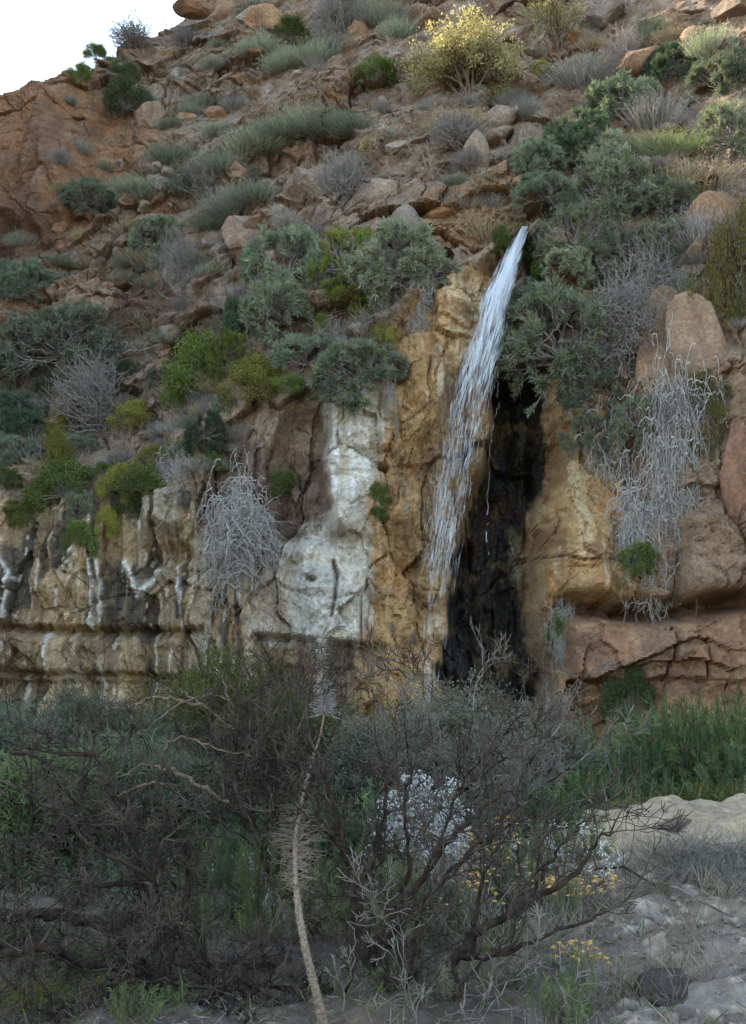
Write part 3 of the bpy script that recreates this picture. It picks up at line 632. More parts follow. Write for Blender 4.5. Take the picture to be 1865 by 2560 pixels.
# ------------------------------------------------------------------ bushes on the hill
B_ = [
 ('spurge_a', 225, 492, 62, 44, 'blue-green cushion bush in front of the fluted red bluff'),
 ('spurge_a', 405, 592, 66, 56, 'round blue-green bush above the small dark bare sapling'),
 ('spurge_b', 72, 702, 76, 52, 'low blue-green bush at the left edge above a pale rock ledge'),
 ('spurge_big', 168, 858, 134, 94, 'largest dark blue-green bush on the left, over the grey dead brush'),
 ('leafy_dark', 325, 247, 50, 56, 'dense dark olive bush resting above the big hanging boulder'),
 ('leafy_dark', 312, 172, 32, 28, 'smaller dark olive bush just above the dense dark one'),
 ('leafy_green', 240, 138, 30, 24, 'bright green leafy sapling standing out against the sky'),
 ('leafy_green', 200, 190, 34, 26, 'dull green shrub with straw flowers on the skyline'),
 ('spurge_c', 725, 640, 96, 84, 'pale blue-green bush left of the tall yellow-green shrub'),
 ('spurge_a', 700, 765, 84, 86, 'pale blue-green bush hanging below another in the middle of the slope'),
 ('spurge_dark', 605, 795, 50, 66, 'dark blue-green bush at the left end of the middle row'),
 ('spurge_big', 1010, 650, 124, 98, 'broad blue-green dome bush left of the waterfall top'),
 ('needle', 862, 640, 82, 74, 'tall yellow-green needle shrub between two blue-green bushes'),
 ('needle', 880, 745, 86, 56, 'bright yellow-green shrub below the middle row of bushes'),
 ('leafy_yellow', 960, 822, 30, 24, 'tiny bright green clump near the hanging dead roots'),
 ('leafy_green', 505, 905, 66, 76, 'yellow-green leafy shrub at the end of the pale ledge'),
 ('needle', 585, 880, 60, 60, 'dull green needle shrub tangled with dry stems'),
 ('leafy_yellow', 640, 940, 76, 52, 'olive yellow shrub with rusty leaves on the cliff lip'),
 ('spurge_c', 765, 882, 88, 58, 'grey-green bush on the lip above the brown columns'),
 ('spurge_a', 905, 915, 106, 78, 'grey-green bush on the lip right above the white flowstone'),
 ('leafy_yellow', 343, 1028, 56, 30, 'bright yellow-green cushion hanging over the brown rock'),
 ('leafy_dark', 318, 918, 42, 26, 'small dark green shrub right of the grey dead brush'),
 ('spurge_dark', 60, 1030, 78, 62, 'green bush at the left edge below the big blue-green one'),
 ('leafy_dark', 128, 958, 32, 28, 'small dark green clump under the largest left bush'),
 ('spurge_c', 38, 1115, 50, 42, 'pale grey-green bush at the left edge above the streaked cliff'),
 ('leafy_yellow', 148, 1130, 32, 62, 'narrow yellow shrub climbing the slope on the left'),
 ('leafy_green', 160, 1205, 70, 56, 'yellow-green shrub under the narrow yellow one'),
 ('spurge_a', 208, 1262, 38, 48, 'small sage-green bush among yellow shrubs above the streaked cliff'),
 ('leafy_green', 205, 1335, 38, 44, 'bright green hanging clump lowest on the left cliff'),
 ('leafy_yellow', 265, 1295, 26, 38, 'small yellow-green clump hanging left of the pale rock nose'),
 ('leafy_yellow', 300, 1195, 48, 38, 'yellow-green shrub with dry stems left of the grey tuft'),
 ('leafy_green', 370, 1200, 58, 46, 'green shrub on the lip next to the grey wiry tuft'),
 ('spurge_dark', 515, 1062, 46, 52, 'small green shrub on the brown cliff in the left middle'),
 ('leafy_green', 700, 1210, 46, 42, 'green leaves sprouting above the white hanging roots'),
 ('leafy_green', 950, 1225, 26, 30, 'small green tuft growing on the orange rock wall'),
 ('leafy_green', 950, 1275, 20, 18, 'tiny green sprig under the tuft on the orange wall'),
 ('leafy_green', 850, 722, 40, 30, 'green shrub hanging over the dry stems of the middle row'),
 # right side
 ('spurge_dark', 1690, 160, 64, 46, 'dark grey-green bush near the top right corner boulders'),
 ('spurge_b', 1545, 262, 88, 66, 'uppermost dark green bush of the right-hand thicket'),
 ('spurge_dark', 1440, 330, 76, 56, 'dark green bush under the uppermost one of the right thicket'),
 ('spurge_b', 1350, 395, 60, 52, 'dark round bush at the left end of the right thicket'),
 ('spurge_a', 1470, 385, 76, 60, 'blue-green bush in the heart of the right thicket'),
 ('spurge_b', 1360, 478, 70, 50, 'blue-green bush just above the source of the waterfall'),
 ('spurge_big', 1520, 470, 108, 92, 'large light blue-green bush in the right thicket'),
 ('spurge_a', 1650, 500, 72, 62, 'blue-green bush at the right of the thicket by dry grass'),
 ('spurge_open', 1430, 580, 86, 78, 'half-bare green bush with brown stems right of the waterfall top'),
 ('spurge_a', 1420, 655, 56, 46, 'spiky blue-green bush between the fall top and the big bush'),
 ('spurge_open', 1570, 640, 92, 84, 'greyish bush of bare stems with few green tufts'),
 ('spurge_open', 1660, 600, 62, 60, 'sparse grey-green bush left of the mottled brown rock'),
 ('spurge_c', 1800, 200, 80, 66, 'pale grey-green bush at the right edge near the top'),
 ('spurge_open', 1815, 330, 76, 70, 'sparse grey-green bush at the right edge below the top'),
 ('tuft_green', 1680, 352, 80, 36, 'bright green grassy patch in the right thicket'),
 ('spurge_open', 1395, 835, 158, 132, 'big grey-green bush with bare grey stems beside the waterfall'),
 ('spurge_c', 1350, 745, 78, 50, 'grey-green crown leaning over the waterfall from the right'),
 ('spurge_a', 1300, 860, 50, 46, 'small green clump touching the fall under the big bush'),
 ('spurge_open', 1470, 960, 76, 60, 'sparse leafy bush hanging over the orange wall'),
 ('spurge_open', 1460, 1070, 60, 56, 'faint grey-green hanging sprays on the orange wall'),
 ('spurge_open', 1590, 1030, 62, 60, 'sparse greenish bush above the dead hanging brush'),
 ('leafy_green', 1585, 1400, 48, 54, 'leafy green shrub low in the dead hanging brush'),
 ('leafy_green', 1398, 1575, 36, 56, 'green drooping plant at the left corner of the red blocks'),
 ('leafy_dark', 1570, 1715, 54, 76, 'dark olive bush in front of the red undercut'),
 ('creeper', 1790, 920, 58, 190, 'dark olive creeper hanging down the right edge'),
 ('creeper', 1850, 860, 60, 190, 'rusty olive creeper cut by the right edge of the picture'),
 ('creeper', 1770, 1110, 56, 100, 'lower end of olive creeper over the brown rock'),
 ('leafy_green', 940, 185, 50, 36, 'dark green shrub left of the sunlit tree'),
 ('leafy_green', 730, 82, 38, 34, 'olive green shrub beside the tan boulders on top'),
 ('leafy_yellow', 1350, 170, 22, 22, 'little bright green clump right of the sunlit tree foot'),
 ('tuft_dry', 1225, 555, 70, 52, 'straw coloured grassy bush left of the waterfall source'),
 ('tuft_dry', 1130, 300, 90, 40, 'dry grass under the sunlit tree'),
 ('tuft_lav', 1450, 180, 90, 50, 'dry flower stalks right of the sunlit tree'),
 ('tuft_lav', 1640, 270, 70, 60, 'brown dry stalks between the upper green bushes'),
 ('tuft_dry', 1740, 440, 90, 60, 'tan dry grass beside the right end of the thicket'),
 ('tuft_lav', 1750, 560, 60, 70, 'brown dead stalks over the mottled brown rock'),
 ('tangle_up', 240, 985, 82, 88, 'grey dead brush fanning out under the largest left bush'),
 ('tuft_dry', 260, 920, 80, 40, 'straw seed heads over the grey dead brush'),
 ('tangle_hang', 440, 1215, 36, 60, 'grey wiry tuft on the pale rock nose'),
 ('tangle_white', 620, 1290, 98, 96, 'whitish tangle of dead roots hanging on the cliff'),
 ('tangle_hang', 580, 1400, 74, 110, 'lower strands of whitish roots falling down the cliff'),
 ('tangle_hang', 1050, 810, 44, 60, 'dead roots hanging under the dome bush left of the fall'),
 ('tangle_hang', 975, 1060, 22, 70, 'thin pale root dangling beside the white flowstone'),
 ('tangle_grey', 1690, 1010, 60, 62, 'grey cushion of dead twigs on top of the hanging brush'),
 ('tangle_hang', 1690, 1170, 68, 150, 'long grey curtain of dead brush on the right wall'),
 ('tangle_hang', 1560, 1200, 88, 140, 'grey curtain of dead brush nearer the waterfall'),
 ('tangle_hang', 1610, 1380, 80, 110, 'lower grey strands of brush above the red blocks'),
 ('tangle_grey', 1560, 760, 82, 90, 'bare grey thicket behind the big bush by the fall'),
 ('tangle_grey', 1620, 690, 72, 80, 'bare grey twigs under the sparse grey-green bush'),
 ('tangle_grey', 1490, 880, 70, 60, 'bare grey twigs right under the big bush by the fall'),
 ('tangle_hang', 1410, 1600, 26, 60, 'pale straw strands by the drooping green plant'),
 ('tangle_up', 855, 450, 64, 60, 'dark bare thicket on the mottled rocks of the middle slope'),
 ('tangle_up', 1140, 330, 70, 40, 'brown bare stems under the sunlit tree'),
 ('tangle_up', 840, 45, 60, 50, 'bare grey shrub at the top left of the sunlit tree'),
 ('tangle_up', 1560, 150, 50, 60, 'bare pale stems right of the round dark boulder'),
 ('tangle_up', 330, 95, 56, 30, 'bare shrub silhouetted on the ridge against the sky'),
 ('tangle_up', 455, 660, 44, 70, 'small dark bare sapling on the brown slope'),
 ('tangle_up', 530, 445, 60, 40, 'dark bare stems under the sage band'),
 ('tangle_grey', 870, 850, 54, 36, 'dead stems in the gap between grey-green bushes'),
 ('tangle_up', 1840, 640, 60, 70, 'bare brown stems over the cliff at the right edge'),
]
dk = {'small dark bare sapling on the brown slope', 'dark bare thicket on the mottled rocks of the middle slope', 'dark bare stems under the sage band', 'bare shrub silhouetted on the ridge against the sky', 'brown bare stems under the sunlit tree', 'bare brown stems over the cliff at the right edge'}
for kn, u, v, ru, rv, lb in B_:
    sm = M['brown'] if lb in dk else M['gtwig'] if 'curtain' in lb or 'lower grey strands' in lb else (M['grey'] if kn in ('tangle_grey', 'tangle_up') else None)
    dep = 1.0 if not kn.startswith(('creeper', 'tangle_hang')) else .55
    tlt = R(28) if kn.startswith('spurge') else None
    if kn in ('tangle_hang', 'creeper'): tlt = R(6)
    plant(kn, u, v, ru, rv, lb, dep=dep, tilt=tlt, stemmat=sm)
# bands of scrub on the slope: every clump is a plant
SG = [(430, 372, 62, 40), (500, 420, 60, 42), (560, 395, 66, 44), (455, 455, 62, 40), (610, 350, 60, 42), (650, 330, 64, 44), (700, 300, 60, 40), (760, 285, 70, 46), (820, 290, 62, 42), (880, 300, 60, 38), (690, 360, 56, 30), (340, 450, 58, 34), (370, 470, 56, 36), (590, 490, 70, 46), (640, 465, 60, 44), (540, 540, 62, 40), (560, 505, 56, 38), (660, 100, 42, 38), (620, 115, 34, 30), (510, 245, 44, 26), (480, 265, 34, 22), (780, 120, 66, 44), (830, 100, 50, 40), (720, 140, 60, 36), (1000, 60, 46, 40), (960, 20, 60, 40), (870, 0, 60, 44), (1640, 60, 40, 40), (640, 20, 50, 36), (530, 660, 40, 26), (150, 640, 40, 26), (60, 590, 40, 24), (330, 640, 46, 28), (1700, 700, 50, 50), (1600, 350, 60, 40), (1780, 90, 60, 50)]
for i, (u, v, ru, rv) in enumerate(SG):
    plant(['tuft_sage', 'tuft_grey'][i % 3 == 1], u, v, ru, rv, 'grey-green sage scrub clump growing on the brown slope', 'sage scrub clumps on the slope')
DT = []
rs = random.Random(5)
zone = [(250, 1000, 60, 700), (0, 420, 240, 720), (950, 1300, 200, 520), (1250, 1850, 60, 420), (300, 620, 560, 900), (1500, 1850, 560, 800), (0, 600, 940, 1260)]
for i in range(215):
    z = zone[[0, 0, 6, 1, 2, 3, 6, 4, 5, 6][i % 10]]
    u = rs.uniform(z[0], z[1]); v = rs.uniform(z[2], z[3])
    if u < 480 and v < 300 - u * .45: continue
    if 150 > u and v < 560: continue
    q = rs.uniform(16, 40); DT.append((u, v, q, q * rs.uniform(.6, .9)))
for i, (u, v, ru, rv) in enumerate(DT):
    kn = ['tuft_lav', 'tuft_dry', 'tuft_lav', 'tuft_grey', 'tangle_up', 'tuft_sage'][i % 6]
    plant(kn, u, v, ru, rv, 'small dry grey-brown tuft on the rocky slope', 'small dry tufts on the slope', name='dry_tuft', cat='tuft', stemmat=M['grey'])

CL = [(40, 1190), (95, 1160), (110, 1240), (60, 1270), (250, 1180), (300, 1130), (200, 1110), (330, 1270), (130, 1290), (380, 1130), (440, 1120), (520, 1150), (480, 960), (560, 1000), (430, 1000), (310, 1000), (150, 1060), (20, 1180), (-10, 1100), (90, 1000), (420, 930), (720, 960), (540, 950)]
for i, (u, v) in enumerate(CL):
    kn = ['leafy_green', 'tuft_dry', 'leafy_yellow', 'needle', 'leafy_green', 'tuft_lav', 'spurge_c'][i % 7]
    plant(kn, u, v, 26 + (i * 37 % 19), 22 + (i * 53 % 17), 'small mixed green or straw shrub crowding the lip of the left cliff', 'small shrubs crowding the left cliff lip', name='lip_shrub', cat='shrub')

# ------------------------------------------------------------------ loose scrub litter of the slope (too many to count)
r = np.random.default_rng(91); n = 15000
u = np.concatenate([r.uniform(-100, 1965, 10000), r.uniform(-50, 1000, 5000)]); v = np.concatenate([r.uniform(20, 1250, 10000), r.uniform(780, 1250, 5000)])
hp = hit(u, v); UU, VV_ = plan(hp[:, 0], hp[:, 1], hp[:, 2])
lip_ = np.interp(u, [-300, 80, 280, 430, 560, 700, 900, 1010, 1120, 1250, 1400, 1600, 1750, 2100], [1180, 1230, 1180, 1090, 950, 900, 900, 800, 690, 620, 930, 860, 700, 600])
dn = fbm(hp[:, 0] * .6, hp[:, 2] * .6, 0 * hp[:, 0], 3, 500)
ok = (v < lip_ + 20) & (dn + r.uniform(-.5, .5, n) > .0) & (hp[:, 1] < 39) & ~((u < 260) & (v < 560) & (r.random(n) < .9)) & (hp[:, 2] < np.interp(hp[:, 0], xs, ZT) - .15)
hp = hp[ok]; n = len(hp); k = 9
Bp = rep(hp, k) + r.normal(0, .05, (n * k, 3)); dd = r.normal(0, .5, (n * k, 3)) + [0, -.3, .8]
Ls = rep(r.uniform(.08, .34, n), k) * r.uniform(.6, 1.2, n * k)
v4, q4 = leaves(Bp, dd, Ls, .013, .15, 5)
pal = np.array([(.19, .17, .155), (.24, .19, .13), (.15, .145, .11), (.16, .17, .12), (.28, .26, .24), (.13, .10, .08)])
cc = rep(pal[r.integers(0, 6, n)], k) * (1 + r.uniform(-.25, .25, (n * k, 1)))
tag(ob('dry_scrub', mesh_np('dry_scrub', v4, q4, col=rep(cc, 4)), M['twigleaf']), kind='stuff')

# ------------------------------------------------------------------ boulders
def boulder_mesh(seed, base, planes=11, sub=4, lichn=.5):
    import bmesh
    bm = bmesh.new(); bmesh.ops.create_icosphere(bm, subdivisions=sub + 1, radius=1)
    r = np.random.default_rng(seed); Vv = np.array([x.co[:] for x in bm.verts]); d = unit(Vv)
    pn = unit(r.normal(0, 1, (planes, 3))); pd = r.uniform(.50, .86, planes)
    rad = np.full(len(d), 1.0)
    for a, b in zip(pn, pd):
        c = d @ a; rad = np.where(c > .05, np.minimum(rad, b / np.maximum(c, .05)), rad)
    rad = rad + .035 * fbm(d[:, 0] * 2.3 + seed, d[:, 1] * 2.3, d[:, 2] * 2.3, 4, seed) + .015 * fbm(d[:, 0] * 9, d[:, 1] * 9, d[:, 2] * 9, 3, seed + 9)
    Vn = d * rad[:, None]; F = np.array([[x.index for x in f.verts] for f in bm.faces]); bm.free()
    nn = fbm(Vn[:, 0] * 2, Vn[:, 1] * 2, Vn[:, 2] * 2, 3, seed + 3)
    c = np.asarray(base)[None] * (1 + .25 * nn[:, None]); c = np.concatenate([np.clip(c, .01, 1), np.zeros((len(c), 1))], 1)
    m = mesh_np('boulder', Vn, None, F, col=c, smooth=False)
    at = m.attributes.new('Lich', 'FLOAT', 'POINT'); at.data.foreach_set('value', np.full(len(Vn), lichn, np.float32))
    return m
TAN = (.29, .18, .11); BRN = (.20, .14, .105); GRY = (.24, .205, .175); RED = (.25, .135, .08); PALE = (.38, .33, .26)
def boulder(u, v, ru, rv, label, base=TAN, seed=1, push=.25, rot=(0, 0, 0), lich=.5, group=None, name='boulder', loc=None, mesh=None, dep=None, mat=None):
    p = hit(u, v)[0] if loc is None else loc; s = ru * np.linalg.norm(p - CAM) / FPX; h = rv * np.linalg.norm(p - CAM) / FPX
    o = ob(name, mesh or boulder_mesh(seed, base, lichn=lich), M['boulder'])
    o.location = tuple(p + np.array([0, s * push, 0])); o.scale = (s * 1.15, (dep or s) * 1.0, h * 1.2); o.rotation_euler = rot
    return tag(o, label, 'boulder' if name == 'boulder' else 'rock', group)
boulder(370, 300, 40, 42, 'large smooth tan boulder hanging from the slope below the dark bush', (.27, .19, .135), 3, 0.0, (0, .1, .2), .15)
boulder(667, 62, 44, 42, 'rounded orange tan boulder at the top of the slope', (.36, .22, .13), 4, 0.0, (0, .3, 0), .2)
boulder(618, 46, 32, 18, 'pale cream flat boulder leaning on the tan one', PALE, 5, 0.0, (0, -.4, 0), .1)
boulder(565, 38, 36, 26, 'brown boulder left of the pale cream slab', TAN, 6, 0.1, lich=.3)
boulder(735, 62, 34, 26, 'brown boulder right of the orange tan one', (.26, .17, .11), 7, 0.1, lich=.4)
boulder(888, 82, 26, 26, 'reddish round boulder under the arching bare shrub', RED, 8, 0.0, lich=.2)
boulder(500, 70, 40, 24, 'flat brown boulder below the top left overhang', BRN, 9, .1, lich=.6)
boulder(478, 8, 42, 26, 'overhanging brown rock at the very top against the sky', RED, 10, .1, lich=.3)
boulder(1492, 50, 72, 58, 'big round dark boulder with lichen at the top right', (.19, .15, .13), 11, -.1, (0, .2, 0), 1.0)
boulder(1440, 100, 24, 22, 'small orange rock under the big round dark boulder', (.42, .17, .06), 12, .2, lich=0)
boulder(1310, 60, 28, 24, 'brown boulder between the two sunlit bushes', BRN, 13, .1)
boulder(1600, 150, 60, 34, 'flat tan slab above the right thicket', TAN, 14, .3, (0, -.5, 0), .5)
boulder(1840, 30, 60, 40, 'brown boulder in the top right corner', BRN, 15, .1, lich=.7)
boulder(1750, 100, 40, 30, 'tan boulder near the top right corner', TAN, 16, .2, lich=.5)
boulder(1655, 860, 62, 122, 'tall smooth brown boulder left of the deep crack', (.26, .17, .115), 17, .05, (0, .1, 0), .35, mesh=boulder_mesh(17, (.26, .17, .115), planes=5, lichn=.35))
boulder(1745, 850, 66, 130, 'tall smooth brown boulder right of the deep crack', (.27, .18, .12), 18, .05, (0, -.1, 0), .5, mesh=boulder_mesh(18, (.27, .18, .12), planes=5, lichn=.5))
boulder(1800, 545, 66, 62, 'mottled orange brown rock at the right of the thicket', (.27, .16, .09), 19, .15, lich=.9)
boulder(1745, 640, 48, 52, 'mottled rock between the thicket and the cracked boulders', (.26, .18, .12), 20, .2, lich=.8)
boulder(1850, 1180, 40, 110, 'reddish brown rock bulge at the right edge', (.24, .13, .085), 21, .1, lich=.1)
boulder(1110, 540, 80, 56, 'orange tan outcrop left of the waterfall source', (.33, .20, .11), 22, .35, (0, -.4, 0), .5)
boulder(1010, 560, 36, 46, 'grey brown block at the left of the orange outcrop', GRY, 23, .3, lich=.8)
boulder(780, 455, 70, 48, 'lichen mottled rock hump in the middle of the slope', (.25, .19, .15), 24, .4, lich=1)
boulder(960, 470, 56, 50, 'mottled pale rock hump left of the orange outcrop', (.26, .2, .155), 25, .4, lich=1)
boulder(610, 590, 56, 60, 'mottled pink brown rock hump beside the middle bushes', (.27, .18, .13), 26, .4, lich=1)
boulder(440, 705, 44, 46, 'grey block standing above the dark red soil', GRY, 27, .3, lich=.6)
boulder(470, 300, 32, 22, 'small tan rock at the left start of the sage band', TAN, 28, .2)
boulder(540, 290, 34, 18, 'small tan rock row above the sage band', TAN, 29, .2)
boulder(690, 530, 32, 22, 'grey stone lying on the mottled hump', GRY, 30, .1, lich=.4)
boulder(1190, 390, 30, 60, 'upright mottled rock fin under the sunlit tree', (.27, .2, .15), 31, .3, lich=1)
boulder(1255, 300, 60, 34, 'tilted mottled slab right of the sunlit tree foot', (.26, .2, .155), 32, .3, (0, -.7, 0), .9)
boulder(830, 690+120, 60, 30, 'grey slab peeping out between the middle bushes', GRY, 33, .5, lich=.2)
boulder(1060, 865, 26, 46, 'smooth orange knob on the wall left of the fall', (.42, .28, .15), 34, .1, lich=0)
proto = [boulder_mesh(60 + i, b, sub=3, lichn=.5) for i, b in enumerate([TAN, BRN, GRY, RED, (.3, .24, .19)])]
rs = random.Random(11)
for i in range(150):
    z = zone[[0, 0, 0, 1, 2, 3, 3, 4, 5, 0][i % 10]]
    u = rs.uniform(z[0], z[1]); v = rs.uniform(z[2], z[3])
    if u < 500 and v < 310 - u * .45: continue
    if 260 > u and v < 560: continue
    q = rs.uniform(8, 26) * (1.2 if rs.random() < .15 else .8)
    boulder(u, v, q, q * rs.uniform(.5, .9), 'small weathered rock lying on the slope', mesh=proto[i % 5], push=.1, rot=(rs.uniform(-.5, .5), rs.uniform(-.5, .5), rs.uniform(0, 6)), group='small rocks on the slope', name='slope_rock')

# ------------------------------------------------------------------ the waterfall
def water_mat(name, cover):
    m, n, b = newmat(name)
    uvn = N(n, 'ShaderNodeUVMap'); mp = N(n, 'ShaderNodeMapping'); n.links.new(uvn.outputs[0], mp.inputs[0]); mp.inputs['Scale'].default_value = (15, 2.2, 1)
    t = N(n, 'ShaderNodeTexNoise'); t.inputs['Scale'].default_value = 2.4; t.inputs['Detail'].default_value = 5; t.inputs['Roughness'].default_value = .65; t.inputs['Distortion'].default_value = .5
    n.links.new(mp.outputs[0], t.inputs[0])
    at = N(n, 'ShaderNodeAttribute', attribute_name='Col')     # r = how dense the water is here
    ad = N(n, 'ShaderNodeMath', operation='ADD'); n.links.new(t.outputs[0], ad.inputs[0]); n.links.new(at.outputs[0], ad.inputs[1])
    r_ = ramp(n, [(.86, (0, 0, 0)), (1.14, (1, 1, 1))]); n.links.new(ad.outputs[0], r_.inputs[0])
    b.inputs['Base Color'].default_value = (.56, .60, .66, 1); b.inputs['Roughness'].default_value = .35
    tp = N(n, 'ShaderNodeBsdfTransparent'); mx = N(n, 'ShaderNodeMixShader')
    mm = N(n, 'ShaderNodeMath', operation='MULTIPLY'); n.links.new(r_.outputs[0], mm.inputs[0]); mm.inputs[1].default_value = cover
    n.links.new(mm.outputs[0], mx.inputs[0]); n.links.new(tp.outputs[0], mx.inputs[1]); n.links.new(b.outputs[0], mx.inputs[2]); n.links.new(mx.outputs[0], n.nodes['Material Output'].inputs[0])
    return m
WPATH = [(1312, 566, 7, 19.35), (1290, 620, 18, 18.8), (1268, 680, 28, 18.38), (1246, 740, 38, 18.1), (1228, 810, 42, 17.9), (1210, 880, 50, 17.75), (1190, 950, 58, 17.65), (1168, 1030, 58, 17.6), (1150, 1110, 56, 17.58), (1134, 1200, 54, 17.55), (1117, 1300, 50, 17.5), (1100, 1400, 46, 17.5), (1086, 1500, 40, 17.5), (1075, 1650, 34, 17.5), (1070, 1800, 34, 17.5)]
wp = np.array(WPATH, float)
def wsheet(name, seed, off, dens, wmul, mat, v0=566, v1=1800):
    r = np.random.default_rng(seed); nv, nu = 240, 40
    vs_ = np.linspace(v0, v1, nv); cu = np.interp(vs_, wp[:, 1], wp[:, 0]); wd = np.interp(vs_, wp[:, 1], wp[:, 2]) * wmul; yy = np.interp(vs_, wp[:, 1], wp[:, 3])
    t = np.linspace(-1, 1, nu); A, T = np.meshgrid(np.arange(nv), t, indexing='ij')
    uu = cu[A] + T * wd[A] + 5 * vn(A * .06, T * 2 + seed, 0 * T, seed); y = yy[A] + off + .12 * T ** 2 + .05 * vn(A * .1, T * 4, 0 * T, seed + 1)
    pts = P(uu.ravel(), vs_[A].ravel(), y.ravel())
    length = (vs_[A] - 572) / 152.0
    den = dens + .20 * (1 - ss(560, 860, vs_[A])) - .09 * ss(860, 1100, vs_[A]) - .05 * np.exp(-((T - .1) / .25) ** 2) * ss(900, 1050, vs_[A]) - .04 * ss(1350, 1600, vs_[A]) - .22 * np.abs(T) ** 2.2 + .07 * fbm(T * 1.6, A * .035, 0 * T, 3, seed + 50)
    ii = np.arange(nv * nu).reshape(nv, nu); q = np.stack([ii[:-1, :-1], ii[1:, :-1], ii[1:, 1:], ii[:-1, 1:]], -1).reshape(-1, 4)
    c = np.zeros((nv * nu, 4)); c[:, :3] = den.ravel()[:, None]; c[:, 3] = 1
    uv = np.stack([(T * wd[A] / 152.0).ravel() + seed * 3.3, length.ravel() * (.55) + seed * 1.7], -1)
    return mesh_np(name, pts, q, col=c, uv=uv, smooth=True), mat
wm = water_mat('falling_water', .78); wm2 = water_mat('falling_water_thin', .5)
me, _ = wsheet('waterfall', 1, 0, .46, .95, wm)
wf = tag(ob('waterfall', me, wm), 'white waterfall streaming down the cliff from a mossy notch', 'waterfall', kind='structure')
for nm, sd, off, de, wmul, mt in (('water_veil', 2, .12, .44, 1.1, wm2), ('water_veil', 3, -.14, .40, .9, wm2)):
    me, _ = wsheet(nm, sd, off, de, wmul, mt); ob(nm, me, mt, wf)
# falling drops and threads
r = np.random.default_rng(8); n = 1900
tv = 575 + (1750 - 575) * r.random(n) ** .8; cu = np.interp(tv, wp[:, 1], wp[:, 0]); wd = np.interp(tv, wp[:, 1], wp[:, 2]); yy = np.interp(tv, wp[:, 1], wp[:, 3])
uu = cu + np.clip(r.normal(0, .5, n), -1.05, 1.05) * wd; yd = yy + r.uniform(-.2, .2, n); okw = fbm((uu - cu) / wd * 2.6, tv / 60, 0 * tv, 2, 640) - .5 * ss(1350, 1650, tv) > -.05; tv, uu, yd = tv[okw], uu[okw], yd[okw]; n = len(tv); a0 = P(uu, tv, yd); ln = r.uniform(8, 36, n); a1 = P(uu - ln * .16 + r.normal(0, 1.0, n), tv + ln, yd)
vt, qt = tubes(a0, a1, r.uniform(.0008, .002, n), np.full(n, .001), 3)
m, nn_, b = newmat('water_drops'); b.inputs['Base Color'].default_value = (.78, .83, .92, 1); b.inputs['Roughness'].default_value = .25
ob('water_threads', mesh_np('water_threads', vt, qt, smooth=True), m, wf)
tr = [(1250, 1000), (1238, 1040), (1228, 1075), (1224, 1110), (1222, 1180), (1218, 1250), (1216, 1330), (1222, 1400)]
pp = np.array([P(u, v, hit(u, v)[0][1] - .05) for u, v in tr]); pz_ = []
for a, b2 in zip(pp[:-1], pp[1:]):
    for t in np.linspace(0, 1, 6)[:-1]: pz_.append(a + (b2 - a) * t)
pz_ = np.array(pz_) + r.normal(0, .012, (len(pz_), 3)); vt, qt = tubes(pz_[:-1], pz_[1:], r.uniform(.006, .013, len(pz_) - 1), r.uniform(.006, .013, len(pz_) - 1), 4)
ob('water_trickle', mesh_np('water_trickle', vt, qt, smooth=True), m, wf)
# moss round the spring: two clumps
kind('leafy_dark')
mm_ = leafy(70, (.05, .075, .01), n=(16, 6, 5), nl=26, L=.05, W=.04)
_c['moss'] = (mm_[0], None)
CATS['moss'] = 'moss_clump'
def moss(u, v, ru, rv, lb):
    p = hit(u, v)[0]; s = ru * p[1] / FPX; h = rv * p[1] / FPX; o = ob('moss_clump', mm_[0], M['leaf']); o.location = tuple(p + [0, -.12, 0]); o.scale = (s * 1.5, s, h * 1.3); tag(o, lb, 'moss')
moss(1250, 610, 16, 40, 'dark moss on the left lip of the waterfall spring'); moss(1325, 650, 22, 50, 'dark moss hanging right of the waterfall spring'); moss(1345, 690, 16, 30, 'smaller moss clump above the big bush by the fall')
# ------------------------------------------------------------------ the sunlit tree and its neighbours
def grow(r, p, d, L, rad, lev, out, tips, maxlev, spread=.55, up=.12, nch=(2, 4), jit=.16, ratio=.74, steps=4, tipr=.0022, down=None):
    """recursive branch: fills out with (p0,p1,r0,r1,level), tips with end points"""
    r1 = max(rad * .68, tipr)
    st = L / steps
    pts = [p]
    for i in range(steps):
        d = unit(d + r.normal(0, jit, 3) + np.array([0, 0, up * (1 if lev < 2 else .5)]))
        q = p + d * st
        a = rad + (r1 - rad) * i / steps; b = rad + (r1 - rad) * (i + 1) / steps
        out.append((p, q, a, b, lev)); p = q; pts.append(p)
        if lev < maxlev and i >= 1 and r.random() < .55:
            dd = unit(d + r.normal(0, spread, 3)); grow(r, p, dd, L * ratio * r.uniform(.6, .95), max(b * .62, tipr), lev + 1, out, tips, maxlev, spread, up, nch, jit, ratio, steps, tipr)
    if lev < maxlev:
        for k in range(r.integers(*nch)):
            dd = unit(d + r.normal(0, spread, 3)); grow(r, p, dd, L * ratio * r.uniform(.75, 1.1), max(r1 * .8, tipr), lev + 1, out, tips, maxlev, spread, up, nch, jit, ratio, steps, tipr)
    else: tips.append((p, d))
